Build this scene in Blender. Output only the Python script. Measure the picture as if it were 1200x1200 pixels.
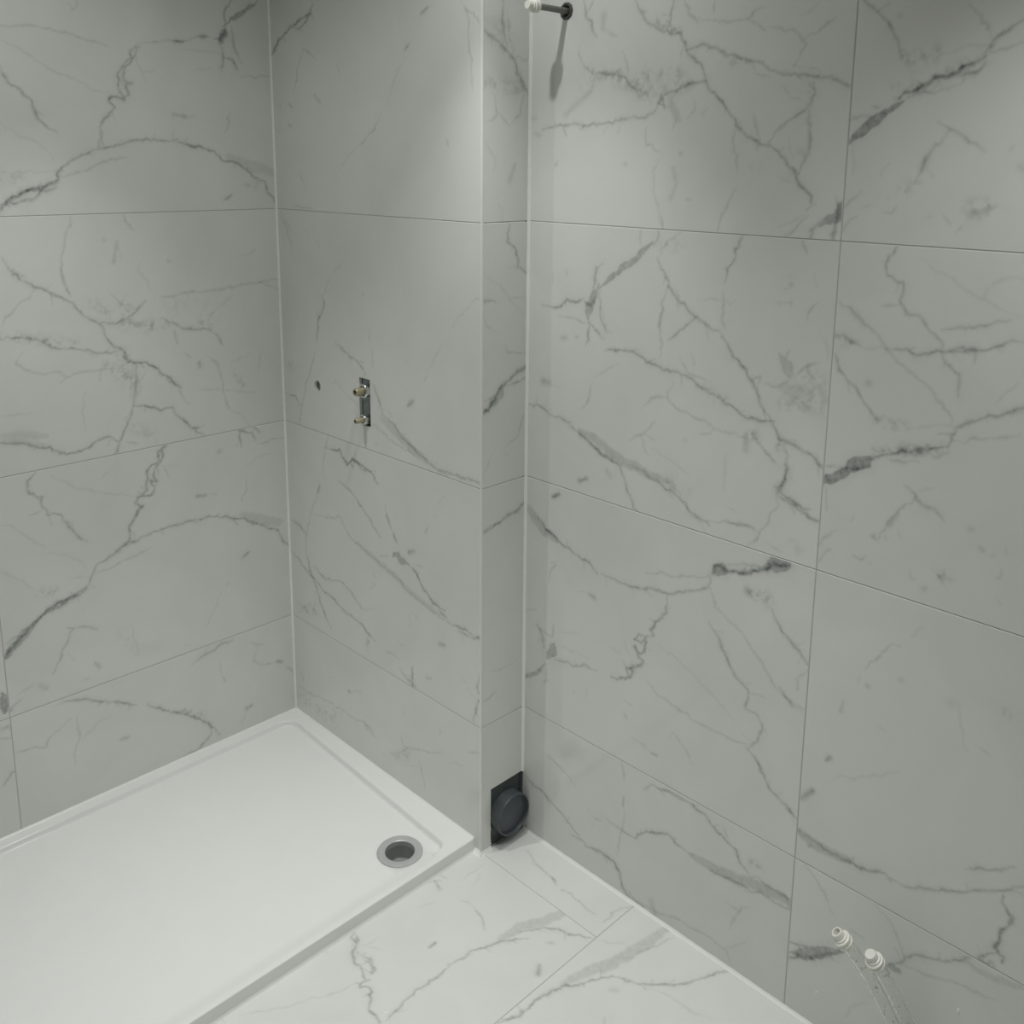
import bpy, math, random
import numpy as np
from mathutils import Vector, Matrix

scene = bpy.context.scene
for o in list(bpy.data.objects):
    bpy.data.objects.remove(o)

# ------------------------------------------------------------------ camera
CAM = Vector((2.3568, -1.4215, 1.6729))
YAW, PITCH, ROLL, FPX, CY = .7891, -.196, .0081, 1125.93, 415.87
fw = Vector((-math.sin(YAW) * math.cos(PITCH), math.cos(YAW) * math.cos(PITCH), math.sin(PITCH)))
rt = Vector((math.cos(YAW), math.sin(YAW), 0))
up = rt.cross(fw)
r2 = rt * math.cos(ROLL) + up * math.sin(ROLL)
u2 = up * math.cos(ROLL) - rt * math.sin(ROLL)
cam_data = bpy.data.cameras.new('camera')
cam = bpy.data.objects.new('camera', cam_data)
scene.collection.objects.link(cam)
M3 = Matrix((r2, u2, -fw)).transposed()
cam.matrix_world = Matrix.Translation(CAM) @ M3.to_4x4()
cam_data.sensor_fit = 'HORIZONTAL'
cam_data.sensor_width = 36
cam_data.lens = 36 * FPX / 1200
cam_data.shift_y = (CY - 600) / 1200
cam_data.clip_start = .01
scene.camera = cam

# ------------------------------------------------------------------ world, exposure
world = bpy.data.worlds.new('world')
scene.world = world
world.use_nodes = True
world.node_tree.nodes['Background'].inputs[0].default_value = (.9, .95, 1, 1)
world.node_tree.nodes['Background'].inputs[1].default_value = 0.02
vs = scene.view_settings
vs.view_transform = 'Standard'
vs.look = 'None'
vs.gamma = 1
vs.use_curve_mapping = False
vs.exposure = 0.07

# ceiling downlights of the room: position, hot beam (watts, degrees), spill (watts, degrees)
LAMPS = [
    ((1.016, -.254), (30.5, 75), (7.4, 155)),
    ((2.10, -.30), (0, 75), (24.4, 105)),
    ((.46, -.72), (32.5, 75), (6.9, 155)),
    ((.60, -1.90), (0, 75), (18.0, 105)),
    ((1.55, -.60), (28.5, 75), (0, 105)),
]
LAMP_COLOR = (.985, .985, .965)

# ------------------------------------------------------------------ room dimensions
XB, DD, XD, XT, ZT = .8291, .1448, 1.5774, .8066, .034
H3 = .3435
ROW = [0, H3, H3 + .602, H3 + 1.204, H3 + 1.806, 2.4]
YA, XF, YS = -.7909, 1.1965, .008
XR, YF, ZC = 2.9, -2.6, 2.4
GAP = .0019          # joint width
REC = .0008          # joint depth
TH = .009            # tile thickness

C = scene.collection


# ------------------------------------------------------------------ materials
def new_mat(name):
    m = bpy.data.materials.new(name)
    m.use_nodes = True
    nt = m.node_tree
    return m, nt, nt.nodes['Principled BSDF']


def plain(name, col, rough=.5, metal=0, noise=.06, scale=30, spec=.5, bump=0):
    m, nt, b = new_mat(name)
    tc = nt.nodes.new('ShaderNodeTexCoord')
    n = nt.nodes.new('ShaderNodeTexNoise')
    n.inputs['Scale'].default_value = scale
    n.inputs['Detail'].default_value = 4
    nt.links.new(tc.outputs['Object'], n.inputs['Vector'])
    mix = nt.nodes.new('ShaderNodeMix')
    mix.data_type = 'RGBA'
    mix.inputs['A'].default_value = tuple(c * (1 - noise) for c in col) + (1,)
    mix.inputs['B'].default_value = tuple(min(1, c * (1 + noise)) for c in col) + (1,)
    nt.links.new(n.outputs['Fac'], mix.inputs['Factor'])
    nt.links.new(mix.outputs['Result'], b.inputs['Base Color'])
    b.inputs['Roughness'].default_value = rough
    b.inputs['Metallic'].default_value = metal
    b.inputs['Specular IOR Level'].default_value = spec
    if bump:
        bp = nt.nodes.new('ShaderNodeBump')
        bp.inputs['Strength'].default_value = bump
        bp.inputs['Distance'].default_value = .002
        nt.links.new(n.outputs['Fac'], bp.inputs['Height'])
        nt.links.new(bp.outputs['Normal'], b.inputs['Normal'])
    return m


def marble_mat():
    m, nt, b = new_mat('marble_porcelain')
    L = nt.links.new
    tc = nt.nodes.new('ShaderNodeTexCoord')
    at = nt.nodes.new('ShaderNodeAttribute')
    at.attribute_name = 'vein'
    big = nt.nodes.new('ShaderNodeTexNoise')
    big.inputs['Scale'].default_value = 3.2
    big.inputs['Detail'].default_value = 5
    big.inputs['Roughness'].default_value = .6
    big.inputs['Distortion'].default_value = .8
    L(tc.outputs['Object'], big.inputs['Vector'])
    ramp = nt.nodes.new('ShaderNodeValToRGB')
    ramp.color_ramp.elements[0].position = .3
    ramp.color_ramp.elements[0].color = (.735, .752, .722, 1)
    ramp.color_ramp.elements[1].position = .62
    ramp.color_ramp.elements[1].color = (.785, .803, .772, 1)
    L(big.outputs['Fac'], ramp.inputs['Fac'])
    fine = nt.nodes.new('ShaderNodeTexNoise')
    fine.inputs['Scale'].default_value = 75
    fine.inputs['Detail'].default_value = 5
    fine.inputs['Roughness'].default_value = .7
    L(tc.outputs['Object'], fine.inputs['Vector'])
    mr = nt.nodes.new('ShaderNodeMapRange')
    mr.inputs['From Min'].default_value = .3
    mr.inputs['From Max'].default_value = .7
    mr.inputs['To Min'].default_value = .62
    mr.inputs['To Max'].default_value = 1.3
    L(fine.outputs['Fac'], mr.inputs['Value'])
    mul = nt.nodes.new('ShaderNodeMath')
    mul.operation = 'MULTIPLY'
    mul.use_clamp = True
    L(at.outputs['Fac'], mul.inputs[0])
    L(mr.outputs['Result'], mul.inputs[1])
    vr = nt.nodes.new('ShaderNodeValToRGB')          # vein colour by strength
    vr.color_ramp.elements[0].position = .1
    vr.color_ramp.elements[0].color = (.20, .205, .195, 1)
    vr.color_ramp.elements[1].position = .6
    vr.color_ramp.elements[1].color = (.085, .11, .105, 1)
    L(mul.outputs[0], vr.inputs['Fac'])
    mix = nt.nodes.new('ShaderNodeMix')
    mix.data_type = 'RGBA'
    L(mul.outputs[0], mix.inputs['Factor'])
    L(ramp.outputs['Color'], mix.inputs['A'])
    L(vr.outputs['Color'], mix.inputs['B'])
    L(mix.outputs['Result'], b.inputs['Base Color'])
    b.inputs['Roughness'].default_value = .055
    b.inputs['Specular IOR Level'].default_value = .5
    # faint waviness of the glaze
    wv = nt.nodes.new('ShaderNodeTexNoise')
    wv.inputs['Scale'].default_value = 9
    wv.inputs['Detail'].default_value = 1
    L(tc.outputs['Object'], wv.inputs['Vector'])
    bp = nt.nodes.new('ShaderNodeBump')
    bp.inputs['Strength'].default_value = .1
    bp.inputs['Distance'].default_value = .002
    L(wv.outputs['Fac'], bp.inputs['Height'])
    L(bp.outputs['Normal'], b.inputs['Normal'])
    return m


def clear_mat():
    m, nt, b = new_mat('clear_hose_plastic')
    tc = nt.nodes.new('ShaderNodeTexCoord')
    n = nt.nodes.new('ShaderNodeTexNoise')
    n.inputs['Scale'].default_value = 110
    n.inputs['Detail'].default_value = 3
    nt.links.new(tc.outputs['Object'], n.inputs['Vector'])
    r = nt.nodes.new('ShaderNodeValToRGB')
    r.color_ramp.elements[0].position = .30
    r.color_ramp.elements[0].color = (.55, .55, .53, 1)
    r.color_ramp.elements[1].position = .37
    r.color_ramp.elements[1].color = (.97, .972, .965, 1)
    nt.links.new(n.outputs['Fac'], r.inputs['Fac'])
    nt.links.new(r.outputs['Color'], b.inputs['Base Color'])
    b.inputs['Transmission Weight'].default_value = 1.0
    b.inputs['Roughness'].default_value = .04
    b.inputs['IOR'].default_value = 1.22
    return m


MARBLE = marble_mat()
GROUT = plain('grout', (.50, .51, .49), .85, noise=.1, scale=200, spec=.2)
SILICONE = plain('white_silicone', (.93, .935, .92), .28, noise=.04, scale=60)
TRIMM = plain('edge_trim_white', (.84, .85, .82), .35, noise=.03)
PAINT = plain('white_paint', (.80, .80, .77), .7, noise=.02, scale=8)
ACRYL = plain('white_tray_resin', (.88, .885, .87), .16, noise=.015, scale=14)
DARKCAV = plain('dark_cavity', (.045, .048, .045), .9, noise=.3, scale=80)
BLACKPL = plain('slate_black_plastic', (.072, .085, .09), .42, noise=.35, scale=45)
NAVYPL = plain('blue_black_plastic_inside', (.085, .098, .112), .5, noise=.15, scale=25)
STEELD = plain('blue_grey_zinc', (.27, .305, .32), .4, .3, noise=.25, scale=90)
CHROME = plain('chrome_nut', (.62, .64, .63), .22, .9, noise=.08)
BRASS = plain('brass', (.47, .43, .30), .42, .6, noise=.15, scale=70)
BRASSD = plain('brass_bore', (.10, .08, .045), .6, .4, noise=.2)
SATIN = plain('satin_grey_metal', (.58, .595, .59), .34, .35, noise=.06, scale=60)
CUPM = plain('grey_waste_cup', (.34, .345, .34), .4, .1, noise=.15, scale=60)
CUPD = plain('dark_waste_outlet', (.07, .075, .072), .6, noise=.2)
HOLEM = plain('dark_hole_ring', (.085, .085, .078), .6, noise=.4, scale=120)
PLASTER = plain('dusty_plaster', (.42, .42, .39), .9, noise=.25, scale=120)
PIPEM = plain('grey_pipe', (.20, .20, .185), .5, noise=.3, scale=90)
CAPM = plain('white_cap_plastic', (.86, .86, .80), .35, noise=.06, scale=60)
CAPI = plain('dull_cap_plastic', (.50, .48, .42), .5, noise=.15, scale=60)
HOSE = clear_mat()


# ------------------------------------------------------------------ object helpers
def link(name, verts, faces, mat, parent=None, smooth=False):
    me = bpy.data.meshes.new(name)
    me.from_pydata([tuple(v) for v in verts], [], [tuple(f) for f in faces])
    me.update()
    me.materials.append(mat)
    o = bpy.data.objects.new(name, me)
    C.objects.link(o)
    if parent is not None:
        o.parent = parent
    if smooth:
        for p in me.polygons:
            p.use_smooth = True
    return o


def tag(o, label=None, cat=None, group=None, kind=None):
    if label: o['label'] = label
    if cat: o['category'] = cat
    if group: o['group'] = group
    if kind: o['kind'] = kind
    return o


def empty(name, loc=(0, 0, 0)):
    e = bpy.data.objects.new(name, None)
    e.empty_display_size = .05
    e.location = loc
    C.objects.link(e)
    return e


def setloc(o, parent):
    """children are modelled in world coordinates under a parent standing at its base"""
    o.parent = parent
    o.matrix_parent_inverse = Matrix.Translation(parent.location).inverted()
    return o


def box_geo(x0, x1, y0, y1, z0, z1):
    v = [(x, y, z) for x in (x0, x1) for y in (y0, y1) for z in (z0, z1)]
    f = [(0, 1, 3, 2), (4, 6, 7, 5), (0, 4, 5, 1), (2, 3, 7, 6), (0, 2, 6, 4), (1, 5, 7, 3)]
    return v, f


def frame_of(axis):
    a = Vector(axis).normalized()
    h = Vector((0, 0, 1)) if abs(a.z) < .9 else Vector((1, 0, 0))
    u = a.cross(h).normalized()
    return a, u, a.cross(u).normalized()


def lathe_geo(prof, origin, axis, seg=40, close0=True, close1=True, hexn=None):
    """prof: list of (distance along axis, radius)"""
    a, u, w = frame_of(axis)
    o = Vector(origin)
    n = hexn or seg
    V, F = [], []
    for t, r in prof:
        for k in range(n):
            an = 2 * math.pi * k / n
            V.append(o + a * t + (u * math.cos(an) + w * math.sin(an)) * r)
    for i in range(len(prof) - 1):
        for k in range(n):
            k2 = (k + 1) % n
            F.append((i * n + k, i * n + k2, (i + 1) * n + k2, (i + 1) * n + k))
    if close0:
        F.append(tuple(range(n))[::-1])
    if close1:
        F.append(tuple((len(prof) - 1) * n + k for k in range(n)))
    return V, F


def lathe(name, prof, origin, axis, mat, parent, seg=40, smooth=True, c0=True, c1=True, hexn=None, bevel=0):
    V, F = lathe_geo(prof, origin, axis, seg, c0, c1, hexn)
    o = link(name, V, F, mat)
    fix_normals(o)
    if smooth:
        smooth_by_angle(o)
    if parent is not None:
        setloc(o, parent)
    return o


def fix_normals(o):
    import bmesh
    bm = bmesh.new()
    bm.from_mesh(o.data)
    bmesh.ops.recalc_face_normals(bm, faces=bm.faces)
    bm.to_mesh(o.data)
    bm.free()


def smooth_by_angle(o, deg=35):
    me = o.data
    for p in me.polygons:
        p.use_smooth = True
    me.set_sharp_from_angle(angle=math.radians(deg))


def bevel_mod(o, w, seg=2):
    m = o.modifiers.new('bevel', 'BEVEL')
    m.width = w
    m.segments = seg
    m.limit_method = 'ANGLE'
    m.angle_limit = math.radians(40)
    return o

# vein tracks per surface in millimetres: kind, width mm, strength, points
V_A='''
l 3.4 0.2 -670 1961 -605 1965 -550 1962 -467 1951 -439 1939
l 3.2 0.12 -673 1931 -622 1906 -557 1870 -476 1840 -440 1826
l 4 0.33 -677 1880 -674 1853 -661 1834 -643 1829 -621 1804 -608 1776 -589 1749 -571 1737
l 3.2 0.12 -688 1758 -655 1731 -614 1713 -585 1688 -577 1669
l 3.4 0.2 -519 2032 -511 2015 -498 2019 -494 2032
l 4 0.33 -366 1946 -384 1935 -379 1916 -408 1894 -417 1870 -418 1844 -403 1821 -437 1823 -445 1813 -432 1800 -451 1773 -469 1749 -466 1726 -476 1706
l 4 0.33 -366 1943 -372 1916 -398 1888 -403 1864 -383 1856 -401 1851 -395 1832 -406 1821
l 3.4 0.2 -366 1947 -323 1958 -279 1965 -249 1968 -203 1984 -168 1984
l 5 0.4 -279 1965 -260 1965 -245 1968
l 7 0.4 -203 1982 -186 1983
x 14 0.4 -127 2009 -138 1991 -145 1972
x 8 0.4 -160 1982 -145 1979 -131 2002
x 8 0.42 -131 2016 -112 2035 -80 2052 -33 2086
l 4 0.33 -111 2080 -129 2051 -131 2016
l 4 0.33 -145 1965 -139 1938 -149 1898
l 4 0.33 -139 1938 -115 1933 -102 1912
l 4 0.28 -110 2018 -109 1969 -91 1927
l 3.2 0.12 -250 1949 -190 1944 -135 1942
l 4 0.33 -705 1562 -692 1577 -654 1599 -610 1614 -580 1627 -572 1656 -541 1676 -487 1699 -452 1707 -410 1718 -367 1724 -324 1723 -279 1726
l 4 0.42 -279 1724 -257 1717 -211 1709 -165 1690 -117 1669 -68 1639 -30 1620
b 26 0.16 -141 1685 -83 1666 -11 1646
l 4 0.33 -34 1624 -27 1597 -6 1570
l 5 0.5 -705 1567 -679 1586 -641 1605 -610 1611 -584 1624
l 4 0.33 -705 1571 -668 1578 -637 1582 -610 1604 -581 1614 -577 1627
s 25 0.12 -699 1634 -657 1634
l 3.2 0.12 -698 1646 -626 1646 -575 1650
l 3.4 0.2 -573 1637 -530 1646 -483 1663 -441 1675 -406 1684
l 5 0.35 -157 1573 -134 1587
s 9 0.2 -283 1788 -253 1785
l 3.2 0.12 -260 1786 -222 1784
l 3.4 0.2 -130 1803 -136 1767 -149 1748
l 3.2 0.12 -216 1897 -172 1906
l 3.2 0.12 -356 1891 -320 1892
l 3.4 0.2 -89 1893 -13 1898
l 3.2 0.12 -368 1913 -360 1887 -351 1861
s 14 0.12 -90 1613 -61 1605
l 3.4 0.2 -551 1544 -557 1518 -572 1492 -582 1452 -584 1419 -575 1377 -573 1350
l 3.4 0.2 -423 1544 -408 1501
s 8 0.16 -447 1479 -459 1431
l 3.2 0.12 -442 1472 -441 1430
l 3.2 0.12 -395 1427 -404 1402 -376 1379 -371 1346
l 3.2 0.12 -130 1413 -87 1430 -60 1444
s 9 0.12 -482 1487 -479 1484
s 7 0.12 -321 1426 -317 1422
l 4 0.33 -715 1454 -697 1422 -662 1394 -641 1383 -609 1369 -576 1348 -560 1326 -533 1302 -505 1274
s 15 0.14 -706 1437 -672 1400
l 3.4 0.2 -641 1383 -659 1362 -694 1336 -716 1321 -724 1296
l 3.4 0.2 -587 1429 -581 1399 -572 1357
l 3.4 0.2 -612 1366 -610 1336
l 4 0.33 -731 1274 -694 1269 -651 1258 -602 1234 -562 1227 -510 1209 -461 1209
s 20 0.12 -731 1274 -651 1261 -567 1241
l 3.4 0.2 -689 1233 -702 1211 -679 1190 -641 1179 -612 1181 -591 1162 -549 1165 -507 1165 -464 1165
l 3.2 0.12 -591 1162 -610 1147
l 3.4 0.2 -510 1163 -515 1141
l 4 0.33 -508 1280 -497 1258 -478 1230 -449 1204 -438 1178
l 4 0.33 -505 1280 -474 1277 -443 1283 -410 1308 -383 1327
l 3.4 0.2 -475 1348 -446 1327 -410 1308
l 3.2 0.12 -446 1327 -435 1351
s 18 0.12 -513 1333 -479 1299
s 22 0.14 -446 1321 -430 1288
l 4 0.42 -450 1189 -425 1173 -393 1168 -362 1147 -331 1113 -312 1090
l 3.4 0.2 -312 1090 -290 1039
s 18 0.2 -455 1202 -444 1175
s 22 0.18 -444 1273 -354 1260
l 5 0.3 -346 1282 -288 1246 -212 1234
l 4 0.33 -212 1234 -192 1208 -182 1186
s 8 0.14 -316 1243 -309 1209
l 3.4 0.2 -350 1330 -310 1333 -269 1339 -206 1338 -148 1342 -88 1344 -10 1352
l 3.4 0.2 -80 1354 -11 1327
l 3.2 0.12 -148 1339 -142 1318 -217 1272 -232 1253
s 45 0.05 -311 1314 -208 1297
s 22 0.14 -239 1261 -218 1248
s 24 0.16 -494 1176 -441 1136
l 6 0.3 -423 1166 -422 1127 -430 1102 -439 1065
l 3.2 0.12 -432 1167 -444 1092
l 3.2 0.12 -388 1148 -416 1126 -416 1080
l 4 0.45 -439 1065 -408 1054 -368 1047 -335 1044
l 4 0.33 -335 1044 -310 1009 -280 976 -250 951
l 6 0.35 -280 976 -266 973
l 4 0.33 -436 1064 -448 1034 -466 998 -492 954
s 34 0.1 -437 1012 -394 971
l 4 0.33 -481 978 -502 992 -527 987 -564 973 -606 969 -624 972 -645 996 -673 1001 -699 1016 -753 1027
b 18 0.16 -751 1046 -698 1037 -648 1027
b 10 0.18 -753 1031 -699 1019 -650 1000
l 3.4 0.2 -230 1166 -203 1135 -187 1091 -186 1049 -173 1005
s 14 0.18 -252 1152 -246 1141
s 14 0.14 -153 1107 -125 1067
l 3.2 0.12 -186 1039 -166 1004 -137 984 -115 952
l 3.2 0.12 -256 1078 -200 1065 -88 1041
l 3.2 0.12 -66 1161 -72 1123 -81 1096
l 3.2 0.12 -159 1135 -97 1155
l 3.4 0.2 -465 969 -427 961
l 3.2 0.12 -553 1122 -560 1073 -560 1023
l 3.2 0.12 -292 1181 -272 1165
l 3.2 0.12 -747 1094 -677 1087
l 4 0.33 -686 942 -699 924 -702 890 -675 877 -674 852 -664 830 -636 820 -615 788 -599 758 -574 734
l 3.4 0.2 -677 843 -706 838
l 3.2 0.12 -648 921 -595 884 -536 856 -443 822
l 3.2 0.12 -534 889 -502 904
l 4 0.42 -366 938 -380 928 -378 907 -412 887 -414 861 -419 835 -440 820 -448 808 -429 796 -450 771 -471 746 -467 715 -485 699
l 4 0.4 -366 935 -371 909 -389 889 -397 870 -385 851 -405 855 -393 835 -404 818 -440 818
l 3.4 0.2 -372 892 -354 857
l 3.2 0.12 -365 887 -324 885
l 4 0.33 -146 943 -142 917 -145 893
l 4 0.33 -143 941 -109 930 -98 909
l 4 0.33 -100 949 -85 928
l 3.4 0.2 -95 890 -47 893 -3 893
l 3.4 0.2 -127 802 -132 766 -149 741
s 8 0.25 -281 784 -256 780
s 8 0.2 -216 893 -205 895
l 3.2 0.12 -238 779 -223 777
l 3.2 0.12 -49 862 -129 839
l 4 0.33 -491 698 -445 708 -390 718 -321 716 -271 717
l 4 0.42 -271 715 -241 715 -205 705 -145 681 -83 649 -35 621
b 30 0.18 -152 696 -90 670 -26 642
l 4 0.33 -35 621 -20 586 -4 566
l 3.2 0.12 -770 833 -739 816 -703 777 -677 744
l 4 0.33 -474 711 -513 687 -558 666 -574 640 -583 616
l 7 0.52 -583 621 -612 610 -647 603 -682 588 -717 562 -751 541 -790 503
x 13 0.32 -696 578 -738 547 -766 524 -790 500
l 3.4 0.2 -787 536 -758 543 -731 549
l 4 0.33 -583 612 -619 601 -662 585 -689 579
l 3.4 0.2 -574 644 -516 649 -470 663 -416 675
l 3.2 0.12 -670 733 -618 710 -585 678 -580 657
l 3.2 0.12 -780 722 -745 693 -721 664 -704 640
s 20 0.16 -698 634 -664 638
l 3.2 0.12 -629 650 -581 646
l 4 0.35 -157 567 -134 581
l 3.4 0.2 -209 501 -202 511
l 3.2 0.12 -223 488 -261 424 -280 392
l 4 0.28 -570 501 -625 523 -639 531
l 4 0.28 -629 520 -642 494 -661 462 -674 432 -682 424
l 3.2 0.12 -648 457 -629 431
s 10 0.2 -581 408 -571 393
l 3.2 0.12 -616 374 -595 370
s 10 0.18 -717 399 -702 385
l 3.4 0.2 -771 391 -751 398 -723 409
l 4 0.28 -787 359 -765 381
l 3.2 0.12 -480 479 -478 450 -467 389 -482 387
s 20 0.08 -507 465 -487 421
l 3.2 0.12 -340 367 -324 365
l 4 0.33 -310 309 -267 322 -241 330 -214 333
l 3.2 0.12 -336 297 -310 309
l 3.4 0.2 -243 279 -237 236 -221 208
l 3.4 0.2 -153 302 -98 282
l 3.4 0.2 -122 277 -137 242 -101 219 -49 208
s 9 0.25 -58 212 -44 205
l 3.4 0.2 -35 189 -11 166
l 4 0.33 -655 331 -613 317 -578 299 -528 275 -484 247
l 5 0.42 -454 233 -423 213 -393 187 -353 165 -321 138 -288 107 -256 61
s 18 0.25 -360 177 -303 140
l 4 0.33 -276 88 -291 59 -318 44 -361 39
l 3.4 0.2 -787 248 -744 239 -718 232 -702 253 -677 269 -652 278
l 3.4 0.2 -638 280 -638 224 -648 196 -653 154
l 3.2 0.12 -545 252 -591 235 -598 226 -635 214
s 8 0.2 -532 168 -513 166
s 9 0.25 -165 103 -149 106
l 3.2 0.12 -168 95 -179 54
l 3.2 0.12 -696 329 -655 331
x 12 0.5 -803 400 -801 373
l 5 0.35 -819 174 -802 193
s 25 0.15 -815 326 -797 326
l 3.4 0.2 -817 300 -797 295
'''
V_B='''
l 5 0.45 5 1952 42 1982 86 2007 114 2019 161 2035 194 2042 208 2064
l 4 0.33 114 2019 140 2009 180 2026 201 2045
l 3.4 0.2 156 1959 134 1919 117 1870 103 1856
l 3.4 0.2 156 1959 213 1931
s 8 0.16 202 1841 226 1822
s 7 0.16 80 1824 93 1817
s 6 0.12 38 1822 41 1813
s 7 0.12 76 1770 90 1766
l 3.2 0.12 306 1914 310 1880
l 5 0.3 590 1939 574 1925
l 3.2 0.12 569 1913 525 1849 503 1806
l 3.4 0.2 480 1787 451 1755 416 1729 381 1712
l 6 0.35 629 1996 655 2008
l 3.4 0.2 763 2011 781 1987 785 1952 794 1894 803 1824
l 3.4 0.2 772 1999 820 1963
l 3.2 0.12 381 1712 325 1674 300 1653
l 3.2 0.12 117 1651 154 1593
l 3.4 0.2 715 1728 720 1713
l 3.4 0.2 90 1557 165 1556
l 3.2 0.12 458 1788 462 1784
l 3.4 0.2 17 1535 50 1498 75 1438
l 3.4 0.2 38 1528 64 1491
l 3.2 0.12 128 1506 160 1474
l 3.2 0.12 187 1475 206 1454
l 4 0.33 212 1327 218 1297 189 1263 179 1200
l 3.2 0.12 218 1301 176 1269
l 3.2 0.12 249 1391 219 1328
l 3.2 0.12 308 1425 262 1399
l 3.2 0.12 731 1312 760 1341 798 1371 826 1383
l 3.2 0.12 417 1269 416 1232
s 6 0.15 390 1352 394 1348
l 4 0.33 265 1208 314 1186 374 1168 399 1140
l 3.4 0.2 423 1214 426 1164
l 4 0.33 430 1119 450 1084 464 1054
l 4 0.33 464 1054 509 1031 549 1007 606 981 662 963 698 956
b 24 0.18 459 1040 519 1014 577 988 634 969
l 3.4 0.2 416 1019 488 994 548 981 606 972
l 4 0.33 698 956 760 956 822 960
l 3.4 0.2 169 1171 149 1134 114 1072 99 1020 76 958
l 4 0.33 16 1030 67 1021 91 1004
l 3.2 0.12 219 1097 265 1101 298 1080 342 1064 369 1049
s 9 0.3 565 1092 585 1108
l 3.4 0.2 628 1162 637 1176
s 25 0.08 35 1113 60 1106
l 3.4 0.2 383 999 388 973 387 939
l 3.2 0.12 425 961 446 975
l 3.2 0.12 480 1076 500 1055
l 3.2 0.12 642 1185 697 1268
l 3.4 0.2 217 944 209 907 188 859 186 823
l 4 0.45 215 908 256 907 268 916 290 897 301 882 330 903 347 903 374 896 412 888 427 868 443 855
l 4 0.33 290 890 318 883 329 875 313 888 347 896 379 883 412 891
l 3.4 0.2 166 789 145 740 117 695 94 636 84 580 89 543
l 5 0.4 169 791 160 771
l 4 0.33 264 824 321 807 364 783 407 754 444 719
l 3.4 0.2 462 816 472 785 492 750 507 728
l 4 0.4 470 788 482 768
l 5 0.45 500 742 512 726
x 13 0.4 490 678 516 697 531 681 561 680
l 5 0.45 561 684 591 667 620 636 648 613 695 603
l 3.4 0.2 437 666 479 675
l 3.4 0.2 581 687 616 688
s 9 0.28 562 712 582 722
l 3.4 0.2 136 697 198 706 259 723 293 693 338 671 393 656 457 641 509 627 560 606 619 589 676 576 709 575
b 16 0.18 338 671 415 652 478 637 540 616 619 596 686 586
l 5 0.4 676 596 704 586
l 4 0.33 709 575 768 577 825 576
l 4 0.33 16 649 68 636 93 621
l 4 0.32 9 542 61 527 106 502 162 483 211 469 270 452 340 440 407 418
l 4 0.33 89 551 112 505 136 466 159 428 206 369
l 4 0.28 127 540 176 518 250 535 297 521 353 489
l 3.2 0.12 390 581 423 581 389 552
s 28 0.15 39 386 119 399
l 3.4 0.2 45 369 73 394 91 373
l 3.2 0.12 569 555 558 506
l 3.2 0.12 574 553 598 541
l 3.4 0.2 627 782 636 798
l 3.2 0.12 665 832 670 836
l 3.2 0.12 698 897 679 867
l 3.2 0.12 403 627 418 590
l 3.2 0.12 36 397 92 376
l 3.4 0.2 450 403 523 404
l 3.2 0.12 320 507 358 483 411 508
s 15 0.15 385 418 373 364
s 10 0.25 678 506 698 511
l 4 0.33 742 569 788 565 826 573
l 4 0.33 518 378 540 362 566 355
l 4 0.33 572 405 568 353
s 8 0.2 627 395 644 399
l 4 0.33 822 467 818 444 830 426 811 390 803 353
l 3.2 0.12 780 433 811 418
l 3.2 0.12 757 446 780 444
l 3.2 0.12 506 446 542 448
l 3.4 0.2 39 178 49 139
l 3.4 0.2 24 118 99 119 189 137 252 131 335 141
l 4 0.28 335 148 385 144 404 127
l 3.2 0.12 335 138 394 122
s 7 0.25 279 210 287 211
l 3.2 0.12 298 217 349 239
s 45 0.1 40 86 120 86 197 93
l 3.2 0.12 52 91 61 60
l 3.4 0.2 498 120 554 159 624 187 692 216
l 3.4 0.2 780 261 826 278
l 3.4 0.2 518 186 527 159 554 159
l 3.2 0.12 525 102 580 122 597 124
l 3.4 0.2 589 151 606 116 618 70
l 3.2 0.12 529 278 537 245
l 3.4 0.2 678 274 678 262
s 22 0.12 479 105 553 140
l 3.2 0.12 432 95 450 88
l 3.2 0.12 716 201 772 217
l 3.2 0.12 242 140 246 104
'''
V_C='''
l 6 0.32 -4 1951 28 1934 62 1917 88 1893 114 1859 137 1831
l 4 0.33 61 2011 57 1965 70 1926
l 3.4 0.2 74 1990 78 1956
s 34 0.12 45 1953 87 1922
l 3.4 0.2 88 1899 136 1896
s 28 0.12 4 1840 71 1839 114 1835
l 3.4 0.2 37 1813 46 1778 17 1760
l 3.4 0.2 46 1784 81 1750
l 3.4 0.2 123 1824 115 1781 89 1762
l 3.2 0.12 13 1718 38 1683 30 1647
s 10 0.14 99 1671 82 1634
l 3.2 0.12 47 1604 61 1554
l 4 0.33 83 1538 79 1504 106 1483 111 1451 138 1433
l 3.2 0.12 79 1444 111 1448
l 4 0.33 6 1380 36 1377
l 3.2 0.12 14 1433 58 1404 94 1369 131 1339
l 3.2 0.12 84 1376 144 1374
l 3.2 0.12 6 1339 50 1296
l 7 0.5 139 1210 100 1195 68 1176 45 1151 22 1132 3 1118
x 14 0.28 76 1181 53 1156 29 1136
l 3.4 0.2 3 1150 37 1155 53 1162
l 4 0.33 139 1183 100 1177 80 1172
l 3.4 0.2 138 1106 126 1072 110 1045 70 1029
l 3.2 0.12 74 1004 86 1007 70 1023
l 3.2 0.12 38 1035 15 999 7 977
l 3.4 0.2 75 1279 79 1256 132 1246
l 6 0.38 140 878 104 865 63 851 31 845 3 837
l 3.2 0.12 32 480 74 472 118 475
l 3.4 0.2 7 412 32 418 57 425
'''
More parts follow.
